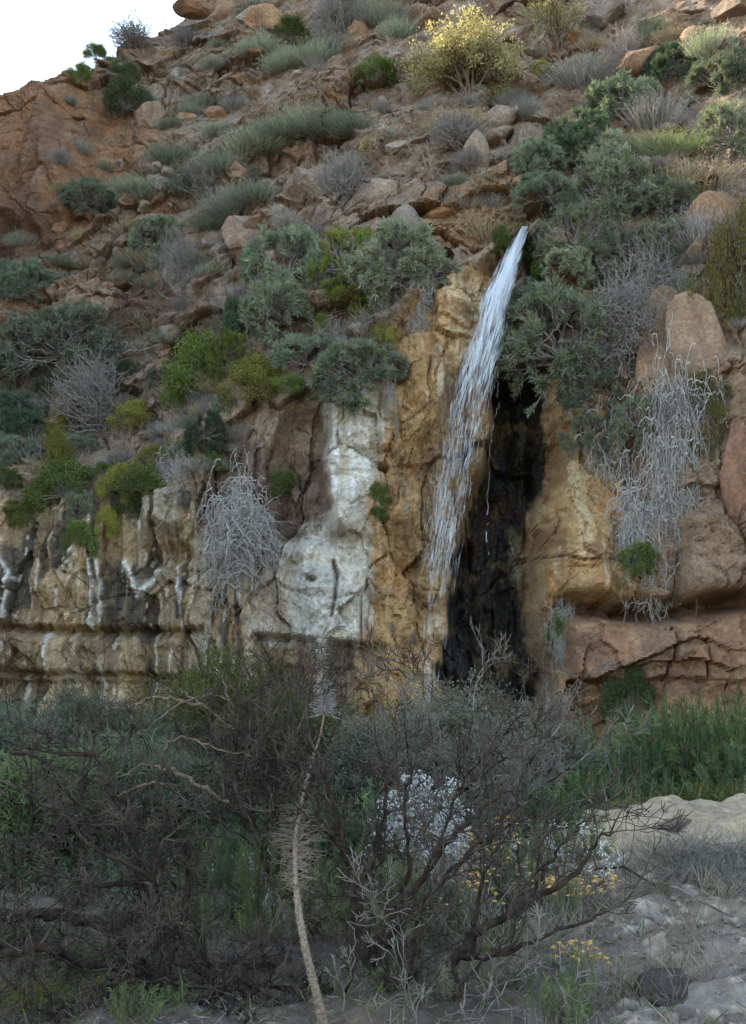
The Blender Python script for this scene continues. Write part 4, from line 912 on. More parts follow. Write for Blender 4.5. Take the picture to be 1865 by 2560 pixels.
def seg_obj(name, segs, mat, parent, sides_for=lambda rad: 3):
    A = np.array([s[0] for s in segs]); B = np.array([s[1] for s in segs]); r0 = np.array([s[2] for s in segs]); r1 = np.array([s[3] for s in segs])
    VV, QQ, n = [], [], 0
    for lo, hi, sd in ((.012, 9, 9), (.004, .012, 5), (0, .004, 3)):
        m = (r0 >= lo) & (r0 < hi)
        if not m.any(): continue
        v, q = tubes(A[m], B[m], r0[m], r1[m], sd, .35); VV.append(v); QQ.append(q + n); n += len(v)
    return ob(name, mesh_np(name, np.concatenate(VV), np.concatenate(QQ), smooth=True), mat, parent)
def leaftree(name, label, u, v, ru, rv, nstem, base, seed, leafm, barkm, nl=14, L=.05, W=.022, blob=.05, cat='tree', maxlev=4, spread=.5, tip=None, ptip=.2, loc=None, base_v=None, up=.12, size=1.0, reach=.42):
    r = np.random.default_rng(seed); p = loc if loc is not None else hit(u, (base_v or v + rv))[0]
    dist = np.linalg.norm(p - CAM); W_ = ru * dist / FPX; H = 2 * rv * dist / FPX
    out, tips = [], []
    for i in range(nstem):
        a = 2 * math.pi * (i + r.uniform(0, .6)) / nstem; le = r.uniform(.2, .95)
        d = np.array([math.cos(a) * W_ * le, math.sin(a) * W_ * le * .8, H * .9])
        grow(r, np.array([math.cos(a) * .04, math.sin(a) * .04, -.1]), unit(d), H * reach, .03 * size, 1, out, tips, maxlev, spread, up, (2, 4), .15, .72)
    root = tag(empty(name, tuple(p)), label, cat)
    bk = [s for s in out if s[4] <= 2]; fine = [s for s in out if s[4] > 2]
    seg_obj('trunk', bk, barkm, root); seg_obj('twigs', fine, barkm, root)
    T = np.array([t[0] for t in tips]); Dn = np.array([t[1] for t in tips]); m = len(T)
    if nl:
        Bq = rep(T, nl) + r.normal(0, blob, (m * nl, 3)) - rep(Dn, nl) * r.uniform(0, .14, (m * nl, 1)); d = rep(Dn, nl) + r.normal(0, .7, (m * nl, 3))
        v4, q4 = leaves(Bq, d, r.uniform(.6, 1.3, m * nl) * L, W, .1, seed); c = rep(jitcol(base, m, r, .2, tip, ptip), nl) * (1 + r.uniform(-.15, .15, (m * nl, 1)))
        ob('crown', mesh_np('crown', v4, q4, col=rep(c, 4)), leafm, root)
    return root
SUNY = (.37, .335, .18)
leaftree('small_tree', 'sunlit golden-yellow tree with many thin trunks at the top of the slope', 1170, 122, 180, 108, 12, SUNY, 5, M['sunleaf'], M['brown'], nl=16, L=.075, W=.04, blob=.09, spread=.5, tip=(.50, .46, .28), ptip=.3, up=.0, base_v=238, reach=.36)
leaftree('tall_shrub', 'tall sunlit yellow shrub cut by the top edge right of the golden tree', 1395, 50, 60, 90, 6, (.38, .37, .2), 6, M['sunleaf'], M['tan'], nl=14, L=.06, W=.02, spread=.3, blob=.05, maxlev=4, base_v=150, up=.2)
leaftree('dry_shrub', 'straw yellow dead shrub catching the sun above the mottled hump', 918, 290, 44, 46, 4, (.55, .46, .28), 7, M['sunleaf'], M['brown'], nl=12, L=.07, W=.02, maxlev=3, base_v=400, spread=.35, up=.2, reach=.3)
# thin pale dead stems rising from the mottled rock
for i, pts in enumerate([[(1060, 440), (1040, 400), (1015, 355)], [(1072, 440), (1060, 400), (1052, 370)], [(1078, 440), (1074, 390), (1066, 350)], [(612, 68), (608, 30), (606, -8)], [(655, 100), (650, 60), (648, 20)], [(800, 250), (800, 215), (796, 185)]]):
    base = hit(*pts[0])[0]; q = np.array([P(a, b, base[1] - .05 * j) for j, (a, b) in enumerate(pts)])
    v4, q4 = tubes(q[:-1], q[1:], np.linspace(.03, .02, len(q) - 1), np.linspace(.02, .012, len(q) - 1), 5)
    o = ob('bare_stalk', mesh_np('bare_stalk', v4, q4), M['straw'])
    tag(o, ['thin bare pale stem leaning left on the mottled rock', 'short thin pale stem between two others on the mottled rock', 'upright thin pale stem on the mottled rock', 'tall thin pale stalk in front of the cream slab', 'thin pale stalk beside the orange tan boulder', 'thin pale stalk left of the straw yellow shrub'][i], 'stalk')

# ------------------------------------------------------------------ middle ground: shrubs at the cliff foot
def at(u, v, y):
    p = P(u, v, y); return np.array([p[0], p[1], float(gz(p[0], p[1]))])
def fshrub(name, label, u, y, top_v, ru, base, seed, nstem=9, nl=12, L=.05, W=.012, blob=.05, mat='leaf', bark='twig', maxlev=5, cat='shrub', spread=.5, up=.1, size=.7, tip=None, ptip=.2, reach=.33):
    g = at(u, 1700, y); H = P(u, top_v, y)[2] - g[2]; pv = plan(g[0], g[1], g[2])[1]
    return leaftree(name, label, u, (top_v + pv) / 2, ru, (pv - top_v) / 2, nstem, base, seed, M[mat], M[bark], nl=nl, L=L, W=W, blob=blob, maxlev=maxlev, cat=cat, spread=spread, up=up, size=size, tip=tip, ptip=ptip, loc=g, reach=reach)
fshrub('olive_shrub', 'tall olive-green feathery shrub in front of the pale slab foot', 590, 14.0, 1540, 230, (.15, .17, .05), 41, 13, 20, .085, .014, .08, spread=.5, tip=(.12, .13, .04), maxlev=4)
fshrub('olive_shrub', 'olive-green feathery shrub just left of the dead flower stalk', 735, 14.5, 1640, 120, (.11, .14, .045), 42, 9, 20, .07, .02, .07, maxlev=4)
fshrub('feathery_shrub', 'blue-green feathery shrub on the left before the streaked cliff', 250, 12.5, 1660, 240, (.15, .165, .115), 43, 14, 20, .11, .014, .06, maxlev=4, spread=.45)
fshrub('feathery_shrub', 'blue-green feathery shrub cut by the left edge', 10, 11.5, 1700, 210, (.14, .16, .12), 44, 13, 20, .10, .014, .06, maxlev=4)
fshrub('feathery_shrub', 'dull green feathery shrub behind the arching pale branch', 430, 10.5, 1800, 240, (.12, .13, .08), 45, 13, 20, .09, .012, .06, maxlev=4)
fshrub('twiggy_shrub', 'tall grey twiggy shrub with tiny leaves at the foot of the waterfall', 1180, 12.5, 1560, 230, (.20, .21, .145), 46, 16, 6, .04, .022, .05, bark='grey', maxlev=5, spread=.45, reach=.28)
fshrub('twiggy_shrub', 'grey twiggy shrub left of the waterfall foot', 980, 12.0, 1640, 160, (.20, .21, .145), 47, 12, 6, .04, .02, .05, bark='grey', maxlev=5, reach=.28)
fshrub('twiggy_shrub', 'brown twiggy shrub before the undercut left of the red blocks', 1360, 12.0, 1700, 130, (.20, .20, .13), 48, 12, 6, .04, .02, .05, bark='grey', maxlev=5, reach=.28)
fshrub('feathery_shrub', 'grey-green feathery shrub showing through the left twigs', 330, 9.6, 1780, 190, (.15, .165, .12), 51, 12, 20, .10, .012, .06, maxlev=4)
fshrub('feathery_shrub', 'olive feathery shrub above the tangled tree at far left', 120, 9.2, 1790, 170, (.15, .18, .09), 52, 11, 20, .10, .012, .06, maxlev=4)
# green bushes to the right
def gplant(kn, u, y, top_v, ru, label, group=None, seed=0, name=None, cat=None, sm=None, hmin=None):
    g = at(u, 1700, y); H = P(u, top_v, y)[2] - g[2]; fol, st = kind(kn); fam = kn.split('_')[0]
    s = ru * y / FPX; root = empty(name or CATS[fam], tuple(g - [0, 0, .02])); z = H / (.98 if fam != 'tuft' else 1.0)
    root.scale = (s, s, max(z, .1)); root.rotation_euler = (0, 0, (u * 7.7 + y * 3) % 6.28); tag(root, label, cat or ('scrub' if fam == 'tuft' else 'dead bush' if fam == 'tangle' else 'bush'), group)
    if fol: ob('foliage', fol, M['leaf'], root)
    if st: ob('stems', st, sm or M['brown'], root)
    return root
_c['lush_a'] = spurge(81, (.12, .17, .055), n=(34, 9, 6), nl=16, L=.14, W=.018, tip=(.13, .18, .05), ptip=.15, low=-.05)
_c['lush_b'] = spurge(82, (.14, .20, .095), n=(34, 9, 6), nl=16, L=.13, W=.016, tip=(.14, .19, .06), ptip=.15, low=-.05)
_c['tallgrass'] = tuft(83, (.19, .21, .06), n=600, L=(.3, 1.0), W=.02, tip=(.28, .23, .11), ptip=.3)
def herb(seed, base, ns=26, nlf=34, L=.16, W=.022, tip=(.20, .26, .09), lean=.35):
    r = np.random.default_rng(seed); B = r.normal(0, .25 if ns < 100 else .42, (ns, 3)) * [1, 1, 0]; d = unit(B * lean * 2 + r.normal(0, .15, (ns, 3)) + [0, 0, 1]); h = r.uniform(.45, 1.0, ns)
    T = B + d * h[:, None]; vs, qs = tubes(B, T, np.full(ns, .010), np.full(ns, .005), 3); t = r.uniform(.15, 1, (ns, nlf)) ** .7
    Bl = (B[:, None] + (d * h[:, None])[:, None] * t[..., None]).reshape(-1, 3); n = len(Bl); dl = rep(d, nlf) * r.uniform(.1, 1.1, (n, 1)) + r.normal(0, .6, (n, 3))
    v, q = leaves(Bl, dl, r.uniform(.6, 1.2, n) * L, W, -.15, seed); c = rep(jitcol(base, ns, r, .25, tip, .2), nlf) * (1 + r.uniform(-.25, .25, (n, 1)))
    return (mesh_np('foliage', v, q, col=rep(c, 4)), mesh_np('stems', vs, qs, smooth=True))
_c['wide_a'] = herb(84, (.145, .19, .085)); _c['wide_b'] = herb(85, (.19, .20, .155), L=.13, W=.016, tip=(.27, .27, .19)); _c['lush_c'] = herb(86, (.16, .20, .155), ns=40, nlf=44, L=.10, W=.014)
_c['lush_a'] = herb(91, (.075, .125, .045), ns=190, nlf=54, L=.13, W=.016, tip=(.15, .20, .07), lean=.75); _c['lush_b'] = herb(92, (.10, .15, .08), ns=190, nlf=54, L=.12, W=.015, tip=(.17, .22, .10), lean=.75)
_c['wide_old'] = spurge(84, (.085, .13, .04), n=(26, 7, 5), nl=18, L=.20, W=.03, tip=(.14, .19, .05), ptip=.2, low=0)
for k_ in ('lush', 'tallgrass', 'wide'): CATS[k_] = {'lush': 'green_bush', 'tallgrass': 'tall_weeds', 'wide': 'leafy_herb'}[k_]
for kn, u, y, tv_, ru, lb in [
 ('lush_b', 1500, 12.6, 1780, 160, 'grey-green spiky bush left in the lush row under the red blocks'),
 ('lush_a', 1640, 12.8, 1735, 170, 'dark green spiky bush in the middle of the lush row'),
 ('lush_a', 1790, 12.4, 1700, 170, 'dark green spiky bush at the right edge under the red cliff'),
 ('lush_b', 1580, 11.6, 1830, 150, 'blue-green spiky bush in front of the lush row'),
 ('lush_a', 1720, 11.6, 1810, 150, 'spiky green bush in front right of the lush row'),
 ('lush_b', 1850, 11.2, 1830, 110, 'spiky green bush cut by the right edge'),
 ('lush_a', 1440, 11.2, 1900, 90, 'spiky green bush left front of the lush row'),
 ('lush_b', 1420, 12.8, 1830, 80, 'low spiky bush at the left end of the lush row'),
 ('tallgrass', 1640, 10.9, 1960, 70, 'yellow-green weeds left behind the sandy mound'),
 ('tallgrass', 1730, 10.9, 1940, 80, 'flowering weeds with straw heads behind the sandy mound'),
 ('tallgrass', 1830, 10.9, 1940, 80, 'yellow-green weeds behind the sandy mound at the right edge'),
 ('tallgrass', 1560, 10.6, 1990, 60, 'short weeds at the left shoulder of the sandy mound')]:
    gplant(kn, u, y, tv_, ru, lb)
# understory between the bare trees
UN = [('wide_a', 1120, 8.6, 2040, 110), ('wide_a', 1240, 8.2, 2060, 110), ('wide_a', 1340, 8.4, 2050, 100), ('wide_a', 1450, 8.8, 2030, 90), ('wide_a', 1020, 8.9, 2060, 110), ('wide_a', 900, 8.8, 2080, 110), ('wide_a', 780, 8.8, 2130, 100), ('wide_a', 680, 8.9, 2150, 100),
      ('wide_a', 1400, 7.3, 2170, 50), ('wide_a', 1150, 7.2, 2200, 90), ('wide_a', 1000, 7.3, 2200, 100), ('wide_a', 860, 7.3, 2240, 90), ('wide_a', 640, 7.4, 2250, 100), ('wide_a', 560, 9.6, 2060, 120),
      ('lush_b', 300, 9.4, 2020, 150), ('lush_b', 120, 9.2, 2060, 150), ('lush_b', 0, 9.0, 2080, 150), ('lush_b', 440, 9.6, 2000, 150), ('lush_b', 240, 6.6, 2360, 130), ('tallgrass', 120, 6.0, 2440, 110), ('tallgrass', 320, 6.0, 2440, 100), ('lush_b', 40, 6.8, 2300, 120),
      ('lush_b', 760, 10.4, 1960, 150), ('lush_b', 960, 10.4, 1950, 150), ('lush_b', 1150, 10.4, 1940, 150), ('lush_b', 1320, 10.4, 1950, 130), ('wide_a', 1290, 5.9, 2400, 60), ('wide_a', 1430, 5.6, 2350, 50), ('wide_a', 960, 5.8, 2400, 70), ('wide_a', 1640, 7.2, 2130+60, 30), ('wide_a', 1240, 6.6, 2290, 70)]
rsu = random.Random(77)
for i in range(26):
    UN.append((['wide_a', 'wide_b', 'lush_c'][i % 3], rsu.uniform(480, 1500), rsu.uniform(6.6, 9.8), rsu.uniform(2060, 2160), rsu.uniform(60, 110)))
for i in range(12):
    UN.append((['wide_b', 'lush_c'][i % 2], rsu.uniform(-60, 620), rsu.uniform(6.8, 9.8), rsu.uniform(2040, 2260), rsu.uniform(90, 140)))
for i in range(8):
    UN.append((['wide_b', 'wide_a'][i % 2], rsu.uniform(300, 1420), rsu.uniform(5.3, 6.4), rsu.uniform(2370, 2470), rsu.uniform(60, 110)))
LOC = {'wide_b': 'dull grey-green herb filling the shade under the bare trees', 'lush_c': 'soft blue-green weed between the bare trees', 'wide_a': 'long-leaved green herb growing under the bare trees', 'lush_b': 'blue-green spiky bush in the shade behind the bare branches', 'tallgrass': 'yellow-green weed clump at the lower left corner'}
for kn, u, y, tv_, ru in UN:
    tv_ = max(tv_, 1715 + 2745 * (1.6 - .95) / y) if kn != 'lush_b' else tv_
    gplant(kn, u, y, tv_, ru, LOC[kn], {'wide_b': 'dull herbs under the bare trees', 'lush_c': 'soft weeds between the bare trees', 'wide_a': 'green herbs under the bare trees', 'lush_b': 'shaded bushes behind the bare branches', 'tallgrass': 'weed clumps at the lower left'}[kn])

# white everlasting flowers and orange seed heads: each plant with its own stems and heads
mw, nn_, b = newmat('white_flower'); b.inputs['Base Color'].default_value = (.55, .54, .53, 1); b.inputs['Roughness'].default_value = .8
mo, nn_, b = newmat('orange_seed_head'); b.inputs['Base Color'].default_value = (.58, .36, .12, 1); b.inputs['Roughness'].default_value = .8
def flowers(name, label, u, y, top_v, ru, n, mat, size, seed, stemm, flat=False, group=None):
    r = np.random.default_rng(seed); g = at(u, 1700, y); H = P(u, top_v, y)[2] - g[2]; s = ru * y / FPX
    root = tag(empty(name, tuple(g)), label, 'flowers', group)
    T = np.stack([r.normal(0, .5, n) * s, r.normal(0, .4, n) * s, H * r.uniform(.45, 1.0, n)], -1)
    mid = T * [.5, .5, .6] + r.normal(0, .05, (n, 3)); O = r.normal(0, .05, (n, 3)) * [1, 1, 0]
    v1, q1 = tubes(O, mid, np.full(n, .004), np.full(n, .003), 3); v2, q2 = tubes(mid, T, np.full(n, .003), np.full(n, .002), 3)
    ob('stems', mesh_np('stems', np.concatenate([v1, v2]), np.concatenate([q1, q2 + len(v1)])), stemm, root)
    if flat:
        k = 12; B = rep(T, k) + r.normal(0, .012, (n * k, 3)); vf, qf = leaves(B, r.normal(0, 1, (n * k, 3)) + [0, 0, .4], r.uniform(.5, 1.2, n * k) * size * 1.6, size * .6, .1, seed)
        ob('flower_heads', mesh_np('flower_heads', vf, qf), mat, root)
    else:
        # a low round button with a frill of bracts
        ring = 7; V_, F_ = [], []
        prof = [(0.0, -.5), (.75, -.35), (1.0, .05), (.8, .45), (.35, .62), (0.0, .62)]
        a = np.arange(ring) * 2 * math.pi / ring
        sv = np.concatenate([np.stack([p * np.cos(a), p * np.sin(a), np.full(ring, h)], -1) for p, h in prof]); ii = np.arange(len(prof) * ring).reshape(len(prof), ring)
        sq = np.stack([ii[:-1], np.roll(ii, -1, 1)[:-1], np.roll(ii, -1, 1)[1:], ii[1:]], -1).reshape(-1, 4)
        sz = r.uniform(.7, 1.15, n)[:, None, None] * size; VV = (sv[None] * sz + T[:, None]).reshape(-1, 3); QQ = (sq[None] + np.arange(n)[:, None, None] * len(sv)).reshape(-1, 4)
        vb, qb = leaves(rep(T, 9), r.normal(0, 1, (n * 9, 3)) * [1, 1, .4], size * 1.9, size * .5, .1, seed)
        ob('flower_heads', mesh_np('flower_heads', np.concatenate([VV, vb]), np.concatenate([QQ, qb + len(VV)])), mat, root)
    return root
for i, (u, y, tv_, ru, n) in enumerate([(1040, 7.7, 1930, 70, 70), (1120, 7.6, 1950, 60, 55), (1000, 7.6, 2000, 70, 90), (1090, 7.5, 2040, 80, 60), (640, 8.2, 2130, 60, 30), (700, 7.8, 2240, 60, 26), (1400, 8.0, 2050, 80, 24), (1250, 8.0, 2100, 90, 30), (1500, 7.5, 2110, 50, 14)]):
    flowers('everlasting_flower', ['white flower cluster highest behind the bare tree', 'white flower cluster right of the highest one', 'white flower cluster near the dead flower stalk', 'white flower cluster lowest of the dense four behind the tree', 'sparse white flowers left of the dead flower stalk', 'sparse white flowers close beside the dead flower stalk', 'sparse white flowers toward the sandy mound', 'sparse white flowers among the orange heads', 'few white flowers at the foot of the sandy mound'][i], u, y, tv_, ru, n, mw, .018, 300 + i, M['grey'], True)
for i, (u, y, tv_, ru, n) in enumerate([(1130, 7.8, 2060, 110, 46), (1260, 7.8, 2040, 90, 30), (1410, 7.4, 2190, 80, 44), (1180, 7.4, 2160, 90, 26), (1050, 7.2, 2230, 70, 12), (1420, 6.4, 2350, 60, 18), (760, 7.6, 2180, 50, 8), (1500, 7.4, 2180, 40, 12), (540, 8.0, 2330, 40, 6)]):
    flowers('thistle_plant', ['dense orange seed heads in front of the white flowers', 'orange seed heads below the white flowers to the right', 'dense orange seed heads left of the sandy mound', 'orange seed heads among the middle branches', 'few orange seed heads beside the dark trunk', 'orange seed heads low above the dark rock', 'few orange seed heads by the dead flower stalk', 'orange seed heads touching the sandy mound', 'few orange seed heads between the two bare trees'][i], u, y, tv_, ru, int(n * 1.4), mo, .014, 400 + i, M['grey'], False)

# ------------------------------------------------------------------ the bare trees in front
def limb_tree(name, label, limbs, seed, twigs, maxlev=3, bark='dark', twm='twig', L0=.36, dens=9, spread=.6, up=.10, cat='tree', tipr=.0024, depthj=.25):
    """limbs: lists of (u, v, depth, radius) that the photo shows; finer twigs sprout from them"""
    r = np.random.default_rng(seed); A = []; tips = []; out = []
    first = P(*limbs[0][0][:3]); g = np.array([first[0], first[1], float(gz(first[0], first[1]))]); root = tag(empty(name, tuple(g)), label, cat)
    for lb in limbs:
        pt = np.array([P(a, b, c) for a, b, c, _ in lb]); rd = np.array([q[3] for q in lb]) * (.74 if bark != 'dark' else .86)
        n = len(pt); t = np.arange(n); tt = np.linspace(0, n - 1, (n - 1) * 5 + 1)
        # smooth the line with a Catmull-Rom curve
        pe = np.vstack([2 * pt[0] - pt[1], pt, 2 * pt[-1] - pt[-2]]); i = np.minimum(tt.astype(int), n - 2); f = (tt - i)[:, None]
        p0, p1, p2, p3 = pe[i], pe[i + 1], pe[i + 2], pe[i + 3]
        c = .5 * (2 * p1 + (p2 - p0) * f + (2 * p0 - 5 * p1 + 4 * p2 - p3) * f ** 2 + (3 * p1 - p0 - 3 * p2 + p3) * f ** 3)
        c = c + r.normal(0, .008, c.shape); rr = np.interp(tt, t, rd)
        A += [(c[j], c[j + 1], rr[j], rr[j + 1], 0) for j in range(len(c) - 1)]
        L = np.linalg.norm(np.diff(c, axis=0), axis=1)
        for j in range(2, len(c) - 1):
            if rr[j] > twigs: continue
            for _ in range(r.poisson(dens * L[j])):
                d = unit(c[j + 1] - c[j]); dd = unit(d * .8 + r.normal(0, spread, 3) + [0, 0, .15])
                grow(r, c[j], dd, L0 * r.uniform(.5, 1.1), min(rr[j] * .55, .009), 1, out, tips, maxlev, .55, up, (2, 4), .2, .68, 4, tipr)
        d = unit(c[-1] - c[-2]); grow(r, c[-1], d, L0, rr[-1] * .9, 1, out, tips, maxlev, .5, up, (2, 4), .18, .7, 4, tipr)
    sh = lambda S: [(s[0] - g, s[1] - g, s[2], s[3], s[4]) for s in S]
    seg_obj('trunk', sh(A), M[bark], root); seg_obj('branches', sh([s for s in out if s[4] <= 2]), M[twm], root)
    f = [s for s in out if s[4] > 2]
    if f: seg_obj('twigs', sh(f), M[twm], root)
    return root, out
y = 6.6
limb_tree('bare_tree', 'dark bare tree in the middle foreground with upright forking limbs', [
 [(950, 2700, 6.4, .055), (945, 2560, 6.4, .05), (925, 2420, 6.4, .044), (895, 2290, 6.4, .036), (880, 2180, 6.4, .028), (850, 2080, 6.5, .02), (820, 1970, 6.5, .014), (790, 1880, 6.6, .010)],
 [(925, 2420, 6.4, .034), (990, 2290, 6.3, .028), (1060, 2190, 6.3, .022), (1130, 2100, 6.2, .018), (1210, 2020, 6.2, .013), (1290, 1960, 6.2, .009)],
 [(895, 2290, 6.4, .024), (930, 2150, 6.6, .018), (960, 2030, 6.7, .014), (960, 1920, 6.7, .010), (940, 1840, 6.7, .008)],
 [(960, 2350, 6.4, .02), (1060, 2250, 6.5, .016), (1150, 2150, 6.6, .013), (1260, 2070, 6.7, .009), (1380, 2030, 6.7, .007)],
 [(880, 2180, 6.4, .018), (830, 2080, 6.2, .014), (760, 1980, 6.2, .010), (700, 1890, 6.2, .008)],
 [(990, 2290, 6.3, .018), (1020, 2150, 6.2, .013), (1010, 2020, 6.1, .010), (1040, 1910, 6.1, .008), (1080, 1830, 6.1, .006)],
 [(1060, 2190, 6.3, .014), (1120, 2050, 6.5, .011), (1170, 1940, 6.5, .009), (1240, 1860, 6.5, .007)],
], 501, .025, 4, L0=.27, dens=6)
limb_tree('bare_tree', 'dark bare tree with long limbs reaching right toward the sandy mound', [
 [(1080, 2700, 6.0, .042), (1090, 2520, 6.0, .036), (1130, 2400, 6.0, .032), (1220, 2310, 6.0, .026), (1330, 2250, 6.0, .022), (1430, 2190, 6.0, .016), (1490, 2110, 6.0, .010), (1540, 2060, 6.0, .006)],
 [(1130, 2400, 6.0, .02), (1240, 2390, 5.9, .016), (1350, 2340, 5.9, .012), (1450, 2310, 5.9, .009), (1520, 2280, 5.9, .006)],
 [(1330, 2250, 6.0, .014), (1370, 2160, 6.1, .010), (1420, 2090, 6.2, .007), (1470, 2050, 6.2, .005)],
 [(1090, 2520, 6.0, .024), (1040, 2400, 5.9, .018), (1050, 2280, 5.9, .014), (1130, 2180, 5.9, .010), (1200, 2120, 5.9, .007)],
 [(1210, 2620, 6.2, .026), (1180, 2480, 6.2, .024), (1190, 2330, 6.2, .02), (1200, 2220, 6.2, .012), (1240, 2120, 6.3, .008)],
], 502, .02, 3, L0=.26, dens=8, spread=.5)
limb_tree('bare_tree', 'dark bare tree leaning left behind the dead flower stalk', [
 [(1020, 2760, 7.0, .06), (900, 2520, 7.0, .055), (830, 2400, 7.0, .048), (770, 2290, 7.0, .04), (720, 2240, 7.0, .034), (680, 2200, 7.0, .028), (655, 2120, 7.0, .022), (620, 2060, 7.0, .016), (570, 2010, 7.0, .013)],
 [(655, 2120, 7.0, .018), (680, 2020, 7.1, .014), (720, 1930, 7.2, .011), (730, 1850, 7.2, .008)],
 [(620, 2060, 7.0, .014), (600, 1970, 7.1, .011), (640, 1880, 7.2, .008), (680, 1810, 7.2, .006)],
 [(770, 2290, 7.0, .024), (790, 2180, 7.2, .02), (770, 2060, 7.3, .015), (760, 1950, 7.4, .010), (790, 1840, 7.4, .007)],
 [(830, 2400, 7.0, .02), (900, 2480, 6.8, .02), (760, 2530, 6.7, .018), (640, 2500, 6.7, .014), (560, 2520, 6.7, .010)],
], 503, .02, 4, L0=.26, dens=8)
limb_tree('dead_branch', 'long pale arching dead limb bending down on the left of the bare trees', [
 [(570, 2010, 7.0, .016), (500, 1965, 6.9, .019), (440, 1930, 6.9, .018), (400, 1915, 6.9, .014), (350, 1918, 6.9, .010), (300, 1945, 6.9, .006)],
 [(440, 1962, 6.9, .012), (370, 1962, 6.9, .012), (320, 1980, 6.9, .010), (270, 2010, 6.9, .006), (255, 2035, 6.9, .004)],
 [(400, 1915, 6.9, .008), (420, 1860, 6.8, .008), (470, 1845, 6.8, .009), (560, 1880, 6.8, .008)],
], 504, .010, 2, bark='tan', twm='tan', L0=.12, dens=3, cat='branch')
limb_tree('dead_branch', 'curling brown dead branches arched above the dark crown', [
 [(330, 1800, 8.5, .008), (345, 1760, 8.5, .012), (400, 1745, 8.5, .016), (470, 1755, 8.5, .018), (540, 1790, 8.5, .02), (600, 1850, 8.5, .02), (640, 1930, 8.5, .018)],
 [(590, 1830, 8.5, .012), (575, 1760, 8.4, .013), (560, 1700, 8.4, .011), (556, 1672, 8.4, .007)],
 [(340, 1850, 8.4, .006), (420, 1780, 8.4, .010), (500, 1740, 8.4, .011), (560, 1745, 8.4, .010), (600, 1775, 8.4, .006)],
 [(540, 1790, 8.5, .01), (470, 1740, 8.6, .01), (450, 1725, 8.6, .008)]
], 505, .012, 2, bark='tan', twm='twig', L0=.22, dens=5, cat='branch')
limb_tree('bare_tree', 'tangled dark bare tree filling the lower left foreground', [
 [(560, 2720, 6.2, .075), (470, 2560, 6.2, .07), (400, 2470, 6.2, .06), (340, 2400, 6.2, .05), (280, 2330, 6.2, .04), (170, 2290, 6.2, .034), (60, 2290, 6.2, .03), (-80, 2310, 6.2, .026)],
 [(400, 2470, 6.2, .05), (420, 2350, 6.4, .04), (350, 2200, 6.4, .03), (330, 2080, 6.5, .022), (280, 1990, 6.5, .016), (250, 1900, 6.6, .012), (130, 1880, 6.6, .009), (0, 1850, 6.6, .007)],
 [(210, 2410, 6.0, .02), (110, 2370, 5.9, .026), (50, 2375, 5.9, .026), (-60, 2410, 5.9, .026)],
 [(210, 2410, 6.0, .018), (300, 2420, 6.0, .03), (400, 2470, 6.1, .04)],
 [(420, 2350, 6.4, .03), (470, 2230, 6.4, .022), (460, 2100, 6.3, .016), (410, 2020, 6.2, .012), (390, 1950, 6.2, .008)],
 [(420, 2350, 6.4, .024), (380, 2200, 6.2, .018), (240, 2120, 6.1, .014), (150, 2030, 6.1, .011), (40, 1970, 6.1, .008)],
 [(350, 2200, 6.4, .02), (200, 2210, 6.3, .014), (90, 2150, 6.3, .010), (-20, 2140, 6.3, .008)],
 [(55, 2260, 6.3, .016), (90, 2330, 6.0, .014), (160, 2400, 5.9, .012), (230, 2430, 5.9, .008)],
 [(470, 2560, 6.2, .03), (520, 2420, 6.4, .02), (480, 2300, 6.5, .014), (430, 2200, 6.5, .010)],
 [(30, 1880, 7.2, .014), (110, 1900, 7.2, .014), (180, 2000, 7.2, .014), (270, 2100, 7.2, .014)],
], 506, .05, 4, L0=.25, dens=8, spread=.65, up=.02)
limb_tree('brushwood', 'heap of dark dead branches lying along the bottom left', [
 [(420, 2560, 5.9, .03), (500, 2500, 5.9, .028), (600, 2470, 5.9, .026), (700, 2520, 5.9, .03), (800, 2580, 5.9, .035)],
 [(610, 2440, 6.5, .018), (630, 2410, 6.5, .022), (660, 2405, 6.5, .022), (690, 2420, 6.5, .018)],
 [(100, 2560, 5.7, .014), (220, 2480, 5.7, .012), (380, 2450, 5.7, .010), (560, 2480, 5.7, .008)],
 [(440, 2400, 6.0, .014), (560, 2460, 6.0, .014), (700, 2470, 6.0, .016), (820, 2540, 6.0, .018)],
 [(300, 2560, 5.8, .02), (400, 2520, 5.8, .018), (520, 2540, 5.8, .016)],
], 507, .05, 4, L0=.20, dens=10, spread=.9, up=0.0, cat='brushwood')
limb_tree('twiggy_bush', 'fine dark twiggy bush crowning the middle left of the bare trees', [
 [(700, 2200, 7.8, .02), (690, 2050, 7.8, .016), (680, 1920, 7.8, .011), (700, 1820, 7.8, .008)],
 [(700, 2200, 7.8, .02), (760, 2020, 7.8, .014), (800, 1900, 7.8, .010), (850, 1800, 7.8, .007)],
 [(700, 2200, 7.8, .02), (620, 2020, 7.8, .014), (590, 1900, 7.8, .010), (600, 1810, 7.8, .007)],
], 508, .02, 4, L0=.3, dens=17, cat='shrub', bark='dark')
limb_tree('twiggy_bush', 'fine grey-brown twiggy bush crowning the right of the bare trees', [
 [(1130, 2250, 8.2, .02), (1140, 2080, 8.2, .016), (1160, 1920, 8.2, .011), (1180, 1790, 8.2, .008)],
 [(1130, 2250, 8.2, .02), (1240, 2060, 8.2, .014), (1310, 1930, 8.2, .010), (1380, 1840, 8.2, .007)],
 [(1130, 2250, 8.2, .02), (1060, 2060, 8.2, .014), (1020, 1900, 8.2, .010), (1010, 1770, 8.2, .007)],
 [(1240, 2060, 8.2, .014), (1340, 1980, 8.2, .010), (1420, 1920, 8.2, .007)],
], 509, .02, 4, L0=.32, dens=9, cat='shrub', twm='gtwig')
